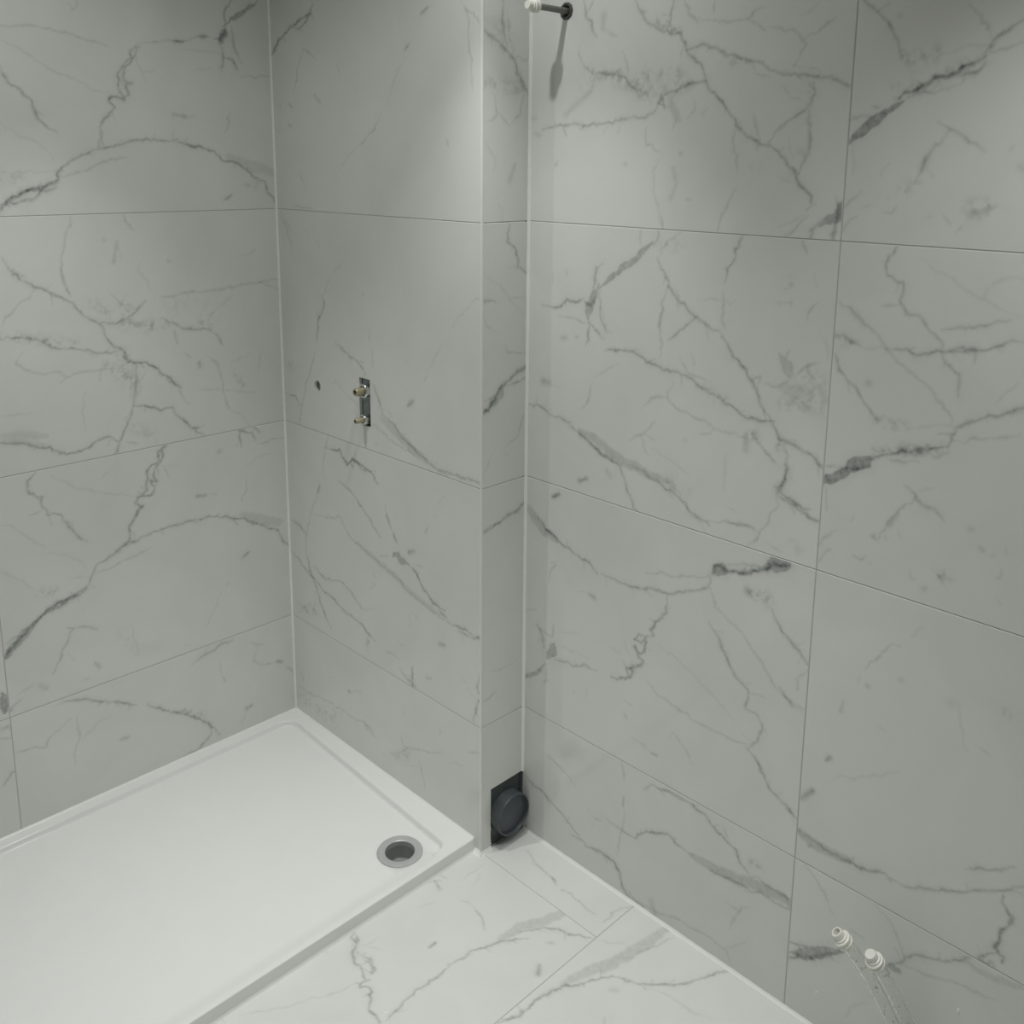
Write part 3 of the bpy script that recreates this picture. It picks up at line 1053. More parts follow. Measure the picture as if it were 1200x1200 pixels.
def raster(veins, u0, u1, v0, v1, nu, nv, seed):
    """vein strength at the (nu+1) x (nv+1) grid points of one tile"""
    rng = np.random.RandomState(seed)
    veins = list(veins) + twigs(veins, rng)
    U = np.linspace(u0, u1, nu + 1)
    V = np.linspace(v0, v1, nv + 1)
    keep = np.ones((nu + 1, nv + 1))

    def vnoise(step):                           # value noise over the tile
        m, k = int((u1 - u0) / step) + 3, int((v1 - v0) / step) + 3
        g = rng.rand(m, k)
        fu = np.linspace(0, (u1 - u0) / step, nu + 1); fv = np.linspace(0, (v1 - v0) / step, nv + 1)
        iu = fu.astype(int); iv = fv.astype(int)
        a = (fu - iu)[:, None]; b = (fv - iv)[None, :]
        a = a * a * (3 - 2 * a); b = b * b * (3 - 2 * b)
        G = lambda p, q: g[np.ix_(p, q)]
        return G(iu, iv) * (1 - a) * (1 - b) + G(iu + 1, iv) * a * (1 - b) + G(iu, iv + 1) * (1 - a) * b + G(iu + 1, iv + 1) * a * b

    n1 = .55 * vnoise(.011) + .45 * vnoise(.0052)
    patch = np.clip((n1 - .36) / .26, .12, 1.25)
    cloud = np.clip((.6 * vnoise(.04) + .4 * vnoise(.012) - .38) / .22, 0, 1.3)
    edge = .6 * vnoise(.014) + .4 * vnoise(.006) - .5
    for kind, w, d, pts in veins:
        pts = pts.copy()
        for e in (0, -1):                       # run out to a near edge
            p = pts[e]
            q = pts[1] if e == 0 else pts[-2]
            dirv = p - q
            n = np.linalg.norm(dirv)
            near = min(p[0] - u0, u1 - p[0], p[1] - v0, v1 - p[1])
            if near < .012 and n > 1e-6:
                pts[e] = p + dirv / n * .014
        seg = np.linalg.norm(np.diff(pts, axis=0), axis=1)
        s = np.concatenate([[0], np.cumsum(seg)])
        L = s[-1]
        if L < 1e-4:
            continue
        n = max(3, int(L / .004) + 1)
        t = np.linspace(0, L, n)
        # smooth resampling
        x = np.interp(t, s, pts[:, 0])
        y = np.interp(t, s, pts[:, 1])
        if n > 8 and kind != 's':
            amp = .0013 if kind == 'l' else .001
            for lam, a in ((.05, 1.3), (.02, 1.1), (.009, 1.0), (.0055, .6)):
                m = max(2, int(L / lam) + 2)
                x = x + np.interp(t, np.linspace(0, L, m), rng.normal(0, amp * a, m))
                y = y + np.interp(t, np.linspace(0, L, m), rng.normal(0, amp * a, m))
        m = max(3, int(L / .015) + 2)
        wm = np.interp(t, np.linspace(0, L, m), rng.uniform(.65, 1.35, m))
        dm = np.interp(t, np.linspace(0, L, m), rng.uniform(.7, 1.15, m))
        if kind in 'lx':
            tap = np.clip(np.minimum(t, L - t) / min(.03, .3 * L + 1e-6), .25, 1)
            wm = wm * (.5 + .5 * tap)
            dm = dm * (.55 + .45 * tap)
        if kind == 'b':
            tp = np.clip(np.minimum(t, L - t) / (.35 * L + 1e-6), .0, 1)
            wm = (.35 + .65 * np.sqrt(tp)) * (.88 + .12 * wm)
            dm = .9 + .1 * dm
        if kind == 'x':
            tp = np.clip(np.minimum(t, L - t) / (.3 * L + 1e-6), .0, 1)
            wm = wm * (.55 + .85 * tp)
            dm = .85 + .15 * dm
        hw = w * (.58 if kind == 'l' else .5) * wm
        R = w * (1.7 if kind in 'ls' else 1.1) + .004
        if kind == 'l' and d >= .28:
            R = .021
        i0 = max(0, int((x.min() - R - u0) / (u1 - u0) * nu)); i1 = min(nu, int((x.max() + R - u0) / (u1 - u0) * nu) + 1)
        j0 = max(0, int((y.min() - R - v0) / (v1 - v0) * nv)); j1 = min(nv, int((y.max() + R - v0) / (v1 - v0) * nv) + 1)
        if i1 <= i0 or j1 <= j0:
            continue
        best = np.zeros((i1 - i0 + 1, j1 - j0 + 1))
        for a in range(n):
            if a == n - 1 and n > 1:
                xa, ya, xb, yb = x[a - 1], y[a - 1], x[a], y[a]
            else:
                xa, ya, xb, yb = x[a], y[a], x[a + 1], y[a + 1]
            ia = max(i0, int((min(xa, xb) - R - u0) / (u1 - u0) * nu)); ib = min(i1, int((max(xa, xb) + R - u0) / (u1 - u0) * nu) + 1)
            ja = max(j0, int((min(ya, yb) - R - v0) / (v1 - v0) * nv)); jb = min(j1, int((max(ya, yb) + R - v0) / (v1 - v0) * nv) + 1)
            if ib < ia or jb < ja:
                continue
            gu = U[ia:ib + 1][:, None]
            gv = V[ja:jb + 1][None, :]
            dx, dy = xb - xa, yb - ya
            q = np.clip(((gu - xa) * dx + (gv - ya) * dy) / (dx * dx + dy * dy + 1e-12), 0, 1)
            r = np.hypot(gu - xa - q * dx, gv - ya - q * dy)
            h = hw[a]
            if kind in 'xb':
                r = np.maximum(0, r + edge[ia:ib + 1, ja:jb + 1] * (.6 * h if kind == 'x' else .5 * h))
            if kind == 'l':
                val = np.exp(-(r / (h + .0006)) ** 2) + .27 * np.exp(-(r / (h * 2.5)) ** 2) * patch[ia:ib + 1, ja:jb + 1]
                if d >= .28:
                    val = val + .17 * np.exp(-(r / .0105) ** 2) * cloud[ia:ib + 1, ja:jb + 1]
            elif kind == 's':
                val = 1.55 * np.exp(-(r / (h * 1.15)) ** 2) * (patch[ia:ib + 1, ja:jb + 1] if w > .0125 else .95)
            elif kind == 'x':
                val = np.clip((h + .0015 - r) / .003, 0, 1) + .2 * np.exp(-(r / (h * 1.9)) ** 2)
            else:
                val = np.clip((h + .004 - r) / .008, 0, 1) * (.98 + .45 * np.clip(r / h, 0, 1) ** 3)
            val = np.clip(val * d * dm[a] * (1.0), 0, .9)
            val[val < .006] = 0
            sl = best[ia - i0:ib - i0 + 1, ja - j0:jb - j0 + 1]
            np.maximum(sl, val, out=sl)
        keep[i0:i1 + 1, j0:j1 + 1] *= 1 - best
    return 1 - keep


CELL = .0022
TRI = [0]


def tile(parent, to3, normal, u0, u1, v0, v1, veins, seed, holes=(), cuts=(), offset=None):
    """One porcelain slab. to3(u, v) -> point on the tile face plane; normal points out of the wall.
    holes: (u, v, radius) drilled; cuts: (ua, ub, va, vb) sawn out."""
    g = GAP / 2
    ch = .0007
    a0, a1, b0, b1 = u0 + g, u1 - g, v0 + g, v1 - g
    nu = max(8, int(round((a1 - a0 - 2 * ch) / CELL)))
    nv = max(8, int(round((b1 - b0 - 2 * ch) / CELL)))
    c0, c1, e0, e1 = a0 + ch, a1 - ch, b0 + ch, b1 - ch
    su, sv = (c1 - c0) / nu, (e1 - e0) / nv
    val = raster(veins, c0, c1, e0, e1, nu, nv, seed)
    dead = np.zeros((nu, nv), bool)
    ring_jobs = []
    rects = []
    for (hu, hv, r) in holes:
        k = int(r / CELL) + 4
        ic, jc = int((hu - c0) / su), int((hv - e0) / sv)
        rects.append((ic - k, ic + k, jc - k, jc + k))
        ring_jobs.append((ic - k, ic + k, jc - k, jc + k, hu, hv, r))
    cut_jobs = []
    for (ua, ub, va, vb) in cuts:
        q = (max(0, int(round((ua - c0) / su))), min(nu, int(round((ub - c0) / su))),
             max(0, int(round((va - e0) / sv))), min(nv, int(round((vb - e0) / sv))))
        rects.append(q)
        cut_jobs.append(q)
    for q in rects:
        dead[q[0]:q[1], q[2]:q[3]] = True
    vid = {}
    pts = []
    vals = []

    def vert(i, j):
        k = i * (nv + 1) + j
        if k not in vid:
            vid[k] = len(pts)
            pts.append((c0 + i * su, e0 + j * sv, 0.0))
            vals.append(val[i, j])
        return vid[k]

    F = []

    def rec(i, j, n):
        ie, je = min(i + n, nu), min(j + n, nv)
        if i >= nu or j >= nv:
            return
        dd = dead[i:ie, j:je]
        if dd.all():
            return
        if not dd.any():
            blk = val[i:ie + 1, j:je + 1]
            ok = n == 1
            if not ok:
                mx, mn = blk.max(), blk.min()
                if mx - mn < .012:
                    ok = True
                else:
                    su_ = np.linspace(0, 1, blk.shape[0])[:, None]
                    sv_ = np.linspace(0, 1, blk.shape[1])[None, :]
                    bil = (blk[0, 0] * (1 - su_) * (1 - sv_) + blk[-1, 0] * su_ * (1 - sv_) +
                           blk[0, -1] * (1 - su_) * sv_ + blk[-1, -1] * su_ * sv_)
                    ok = np.abs(blk - bil).max() < .014
            if ok:
                F.append((vert(i, j), vert(ie, j), vert(ie, je), vert(i, je)))
                return
        h = n // 2
        rec(i, j, h); rec(i + h, j, h); rec(i, j + h, h); rec(i + h, j + h, h)

    N = 32
    for i in range(0, nu, N):
        for j in range(0, nv, N):
            rec(i, j, N)

    def skirt(loop, depth, closed=True):
        """side walls going back from a loop of vertex ids"""
        back = []
        for k in loop:
            p = pts[k]
            pts.append((p[0], p[1], -depth))
            vals.append(0)
            back.append(len(pts) - 1)
        n = len(loop)
        for k in range(n if closed else n - 1):
            k2 = (k + 1) % n
            F.append((loop[k], back[k], back[k2], loop[k2]))

    for (ia, ib, ja, jb, hu, hv, r) in ring_jobs:
        out = [(i, ja) for i in range(ia, ib)] + [(ib, j) for j in range(ja, jb)] + \
              [(i, jb) for i in range(ib, ia, -1)] + [(ia, j) for j in range(jb, ja, -1)]
        ids = [vert(i, j) for i, j in out]
        inner = []
        for k, (i, j) in enumerate(out):
            an = math.atan2(e0 + j * sv - hv, c0 + i * su - hu)
            pts.append((hu + math.cos(an) * r, hv + math.sin(an) * r, 0))
            vals.append(val[i, j])
            inner.append(len(pts) - 1)
        n = len(out)
        for k in range(n):
            k2 = (k + 1) % n
            F.append((ids[k], ids[k2], inner[k2], inner[k]))
        skirt(inner[::-1], TH)
    rj = random.Random(seed)
    for (ia, ib, ja, jb) in cut_jobs:
        # sawn edge: slightly ragged, only along the sides that lie inside the tile
        loop = []
        if ja > 0:
            loop += [(i, ja) for i in range(ia, ib)]
        else:
            loop += [(ib, ja)] if False else []
        full = [(i, ja) for i in range(ia, ib)] + [(ib, j) for j in range(ja, jb)] + \
               [(i, jb) for i in range(ib, ia, -1)] + [(ia, j) for j in range(jb, ja, -1)]
        n = len(full)
        for k in range(n):
            (i, j), (i2, j2) = full[k], full[(k + 1) % n]
            on_edge = (i == i2 and i in (0, nu)) or (j == j2 and j in (0, nv))
            if on_edge:
                continue
            k1, k2 = vert(i, j), vert(i2, j2)
            p1, p2 = pts[k1], pts[k2]
            b = len(pts)
            pts.append((p1[0], p1[1], -TH)); pts.append((p2[0], p2[1], -TH))
            vals.extend([0, 0])
            F.append((k2, k1, b, b + 1))
    # chamfer and sides round the rim
    rim = [(c0, e0, a0, b0), (c1, e0, a1, b0), (c1, e1, a1, b1), (c0, e1, a0, b1)]
    base = len(pts)
    for (x, y, X, Y) in rim:
        pts.append((x, y, 0)); pts.append((X, Y, -ch)); pts.append((X, Y, -TH))
        vals.extend([0, 0, 0])
    skip = set()
    for (ia, ib, ja, jb) in cut_jobs:
        if ja == 0: skip.add(0)
        if ib == nu: skip.add(1)
        if jb == nv: skip.add(2)
        if ia == 0: skip.add(3)
    for k in range(4):
        k2 = (k + 1) % 4
        A_, B_ = base + 3 * k, base + 3 * k2
        if k in skip:
            # rim piece only where the slab is left standing
            for (ia, ib, ja, jb) in cut_jobs:
                def piece(s0, s1):
                    if s1 - s0 < .002:
                        return
                    if k == 0: P = [(s0, e0, b0), (s1, e0, b0)]; Q = [((p[0], p[1], 0), (p[0], p[2], -ch), (p[0], p[2], -TH)) for p in P]
                    elif k == 2: P = [(s1, e1, b1), (s0, e1, b1)]; Q = [((p[0], p[1], 0), (p[0], p[2], -ch), (p[0], p[2], -TH)) for p in P]
                    elif k == 1: P = [(s0, c1, a1), (s1, c1, a1)]; Q = [((p[1], p[0], 0), (p[2], p[0], -ch), (p[2], p[0], -TH)) for p in P]
                    else: P = [(s1, c0, a0), (s0, c0, a0)]; Q = [((p[1], p[0], 0), (p[2], p[0], -ch), (p[2], p[0], -TH)) for p in P]
                    bb = len(pts)
                    for t in Q:
                        pts.extend(t)
                        vals.extend([0, 0, 0])
                    F.append((bb, bb + 1, bb + 4, bb + 3)); F.append((bb + 1, bb + 2, bb + 5, bb + 4))
                if k in (0, 2):
                    piece(c0, c0 + ia * su); piece(c0 + ib * su, c1)
                else:
                    piece(e0, e0 + ja * sv); piece(e0 + jb * sv, e1)
            continue
        F.append((A_, A_ + 1, B_ + 1, B_)); F.append((A_ + 1, A_ + 2, B_ + 2, B_ + 1))
    P = np.array(pts)
    if cut_jobs:                                   # ragged saw cut
        for (ia, ib, ja, jb) in cut_jobs:
            pass
    O = np.array(to3(0, 0)); EU = np.array(to3(1, 0)) - O; EV = np.array(to3(0, 1)) - O; NN = np.array(normal)
    cu, cv = (u0 + u1) / 2, (v0 + v1) / 2
    org = O + EU * cu + EV * cv
    W = (P[:, :1] - cu) * EU + (P[:, 1:2] - cv) * EV + P[:, 2:3] * NN
    flip = np.dot(np.cross(EU, EV), NN) < 0
    if flip:
        F = [f[::-1] for f in F]
    me = bpy.data.meshes.new('tile')
    me.from_pydata(W.tolist(), [], F)
    at = me.attributes.new('vein', 'FLOAT', 'POINT')
    at.data.foreach_set('value', np.array(vals, dtype=np.float32))
    me.update()
    me.materials.append(MARBLE)
    o = bpy.data.objects.new('tile', me)
    o.location = org
    C.objects.link(o)
    o.parent = parent
    TRI[0] += sum(len(f) - 2 for f in F)
    return o


# ------------------------------------------------------------------ room shell
def slab(name, geo, mat, kind='structure'):
    o = link(name, geo[0], geo[1], mat)
    fix_normals(o)
    tag(o, kind=kind)
    return o


def multi_box(boxes):
    V, F = [], []
    for b in boxes:
        v, f = box_geo(*b)
        n = len(V)
        V += v
        F += [tuple(i + n for i in q) for q in f]
    return V, F


wall_left = slab('wall_left', box_geo(-.12, -REC, YF - .12, DD + .12, -.02, ZC), GROUT)
tag(wall_left, 'marble tiled wall along the long side of the shower tray')
# boxed-out valve wall: bed of the tiles with openings for the valve slot and the drilled hole
SL = (.3655, .4135, 1.006, 1.132)
HO = (.173, 1.076, .0150)
m_ = .004
bx0, bx1, bz0, bz1 = SL[0] - m_, SL[1] + m_, SL[2] - m_, SL[3] + m_
hx0, hx1, hz0, hz1 = HO[0] - .019, HO[0] + .019, HO[1] - .019, HO[1] + .019
xe = XB - REC
bw = [(0, hx0, REC, .012, -.02, ZC), (hx0, hx1, REC, .012, -.02, hz0), (hx0, hx1, REC, .012, hz1, ZC),
      (hx1, bx0, REC, .012, -.02, ZC), (bx0, bx1, REC, .012, -.02, bz0), (bx0, bx1, REC, .012, bz1, ZC),
      (bx1, xe, REC, .012, -.02, ZC), (0, .70, .07, .08, -.02, ZC)]
wall_back = slab('wall_back', multi_box(bw), GROUT)
tag(wall_back, 'marble tiled boxed-out wall carrying the shower valve pipes')
wall_return = slab('wall_return', multi_box([(XB - .05, xe, .012, DD - .012, .17, ZC), (XB - .05, xe, .012, .028, -.02, .17),
                                             (XB - .09, XB - .075, .012, DD - .001, -.02, .17)]), GROUT)
tag(wall_return, 'narrow marble tiled return face of the boxed-out wall')
wall_right = slab('wall_right', multi_box([
    (XB, .903, DD + REC, DD + .12, -.02, ZC), (.963, XR + .12, DD + REC, DD + .12, -.02, ZC),
    (.903, .963, DD + REC, DD + .12, -.02, 1.958), (.903, .963, DD + REC, DD + .12, 2.018, ZC)]), GROUT)
tag(wall_right, 'marble tiled wall with capped pipe outlets')
floor = slab('floor', multi_box([(XT - .03, XR + .12, YF - .12, DD + .12, -.12, -REC), (-.12, XT - .03, YF - .12, -1.58, -.12, -REC), (-.12, XT - .03, -1.58, DD + .12, -.12, -.07)]), GROUT)
ceiling = slab('ceiling', box_geo(-.12, XR + .12, YF - .12, DD + .12, ZC, ZC + .1), PAINT)
wall_front = slab('wall_front', box_geo(-.12, XR + .12, YF - .12, YF, -.02, ZC), PAINT)
wall_side = slab('wall_side', box_geo(XR, XR + .12, YF, DD, -.02, ZC), PAINT)
cav = slab('cavity', box_geo(.12, .45, .0655, .0695, .95, 1.2), DARKCAV, None)
setloc(cav, wall_back)
for sidebox in ((bx0 - .004, bx0, .012, .066, bz0, bz1), (bx1, bx1 + .004, .012, .066, bz0, bz1),
                (bx0, bx1, .012, .066, bz0 - .004, bz0), (bx0, bx1, .012, .066, bz1, bz1 + .004)):
    q = slab('cavity_side', box_geo(*sidebox), DARKCAV, None)
    setloc(q, wall_back)

plug = slab('plaster', box_geo(hx0 - .003, hx1 + .003, .0122, .016, hz0 - .003, hz1 + .003), PLASTER, None)
setloc(plug, wall_back)

# ------------------------------------------------------------------ tiles
TA = lambda u, v: (0, u, v)
TB = lambda u, v: (u, 0, v)
TC = lambda u, v: (XB, u, v)
TD = lambda u, v: (u, DD, v)
TF = lambda u, v: (u, v, 0)
A, B_, C_, D_, F_ = (VEINS[k] for k in 'ABCDF')

print_row = {}
A3 = inside(A, YA, 0, ROW[1], ROW[2])
A2 = inside(A, YA, 0, ROW[2], ROW[3])
A1 = inside(A, YA, 0, ROW[3], ROW[4])
PR_ARCH = moved(A3, lambda p: p - np.array([YA, ROW[1]]))        # print in slab coordinates
PR_NET = moved(A2, lambda p: p - np.array([YA, ROW[2]]))


def turned(pr, w=1.2):
    return moved(pr, lambda p: np.array([w, .602]) - p)


def at(pr, u, v, lo=-9, hi=9):
    out = moved(pr, lambda p: p + np.array([u, v]))
    return [q for q in out if q[3][:, 0].min() > lo and q[3][:, 0].max() < hi]


seed = 1
for r in range(5):
    z0, z1 = ROW[r], ROW[r + 1]
    # left wall: slab next to the corner, then one further towards the room
    seed += 1
    tile(wall_left, TA, (1, 0, 0), YA, .0005, z0, z1, inside(A, YA, .05, z0, z1) if r < 4 else at(PR_NET, YA, z0), seed)
    if r > 0:
        extra = at(turned(PR_NET if r % 2 else PR_ARCH), YA - 1.2, z0) + at(PR_ARCH if r % 2 else PR_NET, YA - 1.2, z0, hi=YA - .35)
    else:
        extra = at(turned(PR_NET), YA - 1.2, z1 - .602)
    tile(wall_left, TA, (1, 0, 0), YA - 1.2, YA, z0, z1, inside(A, -1.5, YA, z0, z1) + extra, seed + 50)
    # boxed wall
    holes, cuts = [], []
    if r == 2:
        holes, cuts = [HO], [SL]
    tile(wall_back, TB, (0, -1, 0), -.0005, XB - .0012, z0, z1, inside(B_, -.1, XB + .02, z0, z1) if r < 4 else at(PR_ARCH, 0, z0), seed + 100, holes, cuts)
    # return
    tile(wall_return, TC, (1, 0, 0), .0012, DD + .0005, z0, z1, inside(C_, -.02, DD + .02, z0, z1) if r < 4 else [], seed + 150,
         (), [(.033, .3, -.1, .165)] if r == 0 else [])
    # right wall
    tile(wall_right, TD, (0, -1, 0), XB - .0005, XD, z0, z1, inside(D_, XB - .1, XD, z0, z1) if r < 4 else at(PR_NET, XB, z0), seed + 200,
         [(.933, 1.988, .0165)] if r == 3 else [])
    if r in (2, 3):
        extra = at(PR_ARCH, XD, z0, lo=XD + .34)
    else:
        extra = at(turned(PR_ARCH), XD, z1 - .602 if r == 0 else z0, lo=XD + .42)
    tile(wall_right, TD, (0, -1, 0), XD, XD + 1.2, z0, z1, inside(D_, XD, 2.1, z0, z1) + extra, seed + 250)
    tile(wall_right, TD, (0, -1, 0), XD + 1.2, XR, z0, z1, [], seed + 300)

# floor slabs
FT = [(.8291, XF, YS, DD), (XF, XF + .602, DD - 1.2, DD), (XF + .602, XF + 1.204, DD - 1.2, DD), (XF + 1.204, XR, DD - 1.2, DD),
      (.80, XF, YS - 1.2, YS), (.80, XF, YF, YS - 1.2), (XF, XF + .602, YF, DD - 1.2),
      (XF + .602, XF + 1.204, YF, DD - 1.2), (XF + 1.204, XR, YF, DD - 1.2)]
swap = lambda pr: moved(pr, lambda p: p[:, ::-1])
for i, (u0, u1, v0, v1) in enumerate(FT):
    ve = inside(F_, u0 - (.03 if i != 0 else 0), u1, v0, v1 + .02)
    if i >= 2 and i != 4:
        ve = moved(swap(PR_ARCH if i % 2 else PR_NET), lambda p: p + np.array([u0, v0 + .1]))
    if i in (1, 4):
        ve = ve + [q for q in moved(swap(PR_NET), lambda p: p + np.array([u0, v0])) if q[3][:, 1].max() < (-.55 if i == 1 else -.72)]
    tile(floor, TF, (0, 0, 1), u0, u1, v0, v1, ve, 400 + i)


# ------------------------------------------------------------------ sealant beads and edge trim
def bead(name, p0, p1, na, nb, w, label, lump=0, seed=3, mat=None):
    """concave-to-flat bead along an inner corner; na, nb are the two directions away from the corner"""
    rj = random.Random(seed)
    p0, p1 = Vector(p0), Vector(p1)
    na, nb = Vector(na), Vector(nb)
    n = max(2, int((p1 - p0).length / .012))
    V, F = [], []
    prof = [(1, 0), (.74, .2), (.42, .42), (.2, .74), (0, 1)]
    for i in range(n + 1):
        p = p0.lerp(p1, i / n)
        k = w * (1 + rj.uniform(-.12, .12) + lump * rj.random())
        V.append(p - (na + nb) * .0005)
        for a, b in prof:
            V.append(p + na * a * k + nb * b * k)
    q = len(prof) + 1
    for i in range(n):
        for j in range(q):
            j2 = (j + 1) % q
            F.append((i * q + j, i * q + j2, (i + 1) * q + j2, (i + 1) * q + j))
    F.append(tuple(range(q)))
    F.append(tuple(n * q + j for j in range(q))[::-1])
    o = link(name, V, F, mat or SILICONE)
    fix_normals(o)
    smooth_by_angle(o, 50)
    tag(o, label, None, None, 'structure')
    return o


bead('trim_1', (0, 0, ZT), (0, 0, ZC), (1, 0, 0), (0, -1, 0), .0042, 'white sealant bead in the corner between the left wall and the valve wall')
bead('trim_2', (XB, DD, .163), (XB, DD, ZC), (1, 0, 0), (0, -1, 0), .0052, 'white sealant bead in the corner behind the boxed-out wall')
bead('trim_3', (0, -.003, ZT), (0, -1.6, ZT), (1, 0, 0), (0, 0, 1), .004, 'white sealant bead between shower tray and left wall')
bead('trim_4', (.003, 0, ZT), (XT, 0, ZT), (0, -1, 0), (0, 0, 1), .004, 'white sealant bead between shower tray and valve wall')
bead('trim_5', (XT, 0, 0), (XT, -1.6, 0), (1, 0, 0), (0, 0, 1), .0045, 'white sealant bead along the foot of the shower tray')
bead('trim_6', (.835, DD, 0), (XR, DD, 0), (0, -1, 0), (0, 0, 1), .006, 'white sealant bead along the foot of the right wall')
bead('trim_7', (XT, 0, 0), (XB + .004, 0, 0), (0, -1, 0), (0, 0, 1), .008, 'lumpy white sealant at the foot of the boxed corner', .7)
bead('trim_8', (XB, -.004, 0), (XB, .034, 0), (1, 0, 0), (0, 0, 1), .006, 'white sealant at the foot of the narrow return wall', .5)
# slim mitred edge trim on the outer corner
V, F = [], []
tw = .0042
prof = [(-tw, .001), (-tw, -.0006), (-.0006, -.0011), (.0011, .0006), (.0008, tw), (-.001, tw)]
for z in (.001, ZC):
    for a, b in prof:
        V.append((XB + a, b, z))
n = len(prof)
for j in range(n):
    F.append((j, (j + 1) % n, n + (j + 1) % n, n + j))
F += [tuple(range(n)), tuple(range(n, 2 * n))]
o = link('trim_9', V, F, TRIMM)
fix_normals(o)
tag(o, 'slim pale edge trim on the outer corner of the boxed-out wall', None, None, 'structure')

# ------------------------------------------------------------------ shower tray
DR = (.701, -.151)          # drain
tray = empty('shower_tray', (.4, -.8, 0))
tag(tray, 'low white resin shower tray with round drain in the corner of the walls', 'shower tray')


def sst(a, b, x):
    t = np.clip((x - a) / (b - a), 0, 1)
    return t * t * (3 - 2 * t)


def tray_depth(x, y):
    R = .055
    xa, yb = .030, -.030 - .030 * np.clip(x / .75, 0, 1)      # rim lines beside the two walls
    dx, dy = x - xa, yb - y
    xr = .778
    dr = xr - x
    # distance inside the rounded recess
    ax, ay = np.maximum(R - dx, 0), np.maximum(R - dy, 0)
    s = np.where((dx < R) & (dy < R), R - np.hypot(ax, ay), np.minimum(dx, dy))
    near = sst(-.115, -.085, y)
    R2 = .03
    bx, by = np.maximum(R2 - dr, 0), np.maximum(R2 - dy, 0)
    s2 = np.where((dr < R2) & (dy < R2), R2 - np.hypot(bx, by), np.minimum(dr, dy))
    step = sst(0, .011, s)
    end = sst(0, .011, s2) * near + sst(-.03, .03, dr) * (1 - near)
    base = .0135 * step * np.minimum(end, 1)
    return np.maximum(base, 0 * sst(.088, .066, np.hypot(x - DR[0], y - DR[1])))


def tray_mesh():
    rim = .0025
    xs = np.unique(np.concatenate([np.linspace(rim, .10, 50), np.linspace(.10, .66, 95), np.linspace(.66, XT - rim, 62)]))
    ys = -np.unique(np.concatenate([np.linspace(rim, .13, 62), np.linspace(.13, .26, 36), np.linspace(.26, 1.6 - rim, 90)]))
    X, Y = np.meshgrid(xs, ys, indexing='ij')
    Z = ZT - tray_depth(X, Y)
    # shallow countersink for the drain flange
    n, m = X.shape
    R0 = .0575
    dist = np.hypot(X - DR[0], Y - DR[1])
    V = [tuple(v) for v in np.stack([X, Y, Z], -1).reshape(-1, 3)]
    inside_ = dist < R0 + .006
    dead = np.zeros((n - 1, m - 1), bool)
    i_lo = np.searchsorted(xs, DR[0] - R0 - .006) - 1
    i_hi = np.searchsorted(xs, DR[0] + R0 + .006)
    ny = -ys
    j_lo = np.searchsorted(ny, -DR[1] - R0 - .006) - 1
    j_hi = np.searchsorted(ny, -DR[1] + R0 + .006)
    dead[i_lo:i_hi, j_lo:j_hi] = True
    F = []
    for i in range(n - 1):
        for j in range(m - 1):
            if not dead[i, j]:
                F.append((i * m + j, (i + 1) * m + j, (i + 1) * m + j + 1, i * m + j + 1))
    loop = [(i, j_lo) for i in range(i_lo, i_hi)] + [(i_hi, j) for j in range(j_lo, j_hi)] + \
           [(i, j_hi) for i in range(i_hi, i_lo, -1)] + [(i_lo, j) for j in range(j_hi, j_lo, -1)]
    zr = ZT - float(tray_depth(np.array(DR[0] - .03), np.array(DR[1])))
    prev = [i * m + j for i, j in loop]
    for rr, dz in ((R0, 0), (R0 - .0015, -.001), (R0 - .0018, -.006), (R0 - .018, -.007)):
        cur = []
        for (i, j) in loop:
            an = math.atan2(ys[j] - DR[1], xs[i] - DR[0])
            x, y = DR[0] + rr * math.cos(an), DR[1] + rr * math.sin(an)
            z = (ZT - float(tray_depth(np.array(x), np.array(y)))) + dz
            V.append((x, y, z))
            cur.append(len(V) - 1)
        for k in range(len(loop)):
            k2 = (k + 1) % len(loop)
            F.append((prev[k], prev[k2], cur[k2], cur[k]))
        prev = cur
    # rounded outer edge and sides
    ring = [i * m for i in range(n)] + [(n - 1) * m + j for j in range(1, m)] + [i * m + m - 1 for i in range(n - 2, -1, -1)] + [j for j in range(m - 2, 0, -1)]
    prev = ring
    for off, dz in ((rim * .7, -rim * .3), (rim, -rim), (rim, None)):
        cur = []
        for k in ring:
            x, y, z = V[k]
            nx = x + (off if x > XT - rim - 1e-6 else 0) - (off if x < rim + 1e-6 else 0)
            nyy = y - (off if y < -1.6 + rim + 1e-6 else 0) + (off if y > -rim - 1e-6 else 0)
            V.append((nx, nyy, ZT + dz if dz is not None else .0))
            cur.append(len(V) - 1)
        for a in range(len(ring)):
            b = (a + 1) % len(ring)
            F.append((prev[a], prev[b], cur[b], cur[a]))
        prev = cur
    o = link('basin', V, F, ACRYL)
    fix_normals(o)
    smooth_by_angle(o, 50)
    return o, zr


basin, zdr = tray_mesh()
setloc(basin, tray)
up_ = (0, 0, 1)
dring = lathe('drain_ring', [(-.012, .036), (.0002, .0362), (.0012, .0376), (.0010, .043), (.0024, .046), (.0026, .0505), (.0014, .0548), (-.0008, .0556), (-.004, .055)],
              (DR[0], DR[1], zdr), up_, SATIN, tray, 64, c0=False, c1=False)
tag(dring, 'satin grey drain ring')
dcup = lathe('drain_cup', [(-.004, .0364), (-.046, .0350), (-.050, .031), (-.0505, .013)], (DR[0], DR[1], zdr), up_, CUPM, tray, 56, c0=False, c1=False)
dout = lathe('drain_outlet', [(-.0500, .0185), (-.0520, .0175), (-.0522, .0001)], (DR[0] + .003, DR[1] - .003, zdr + .0032), up_, CUPD, dcup, 40, c0=False, c1=False)

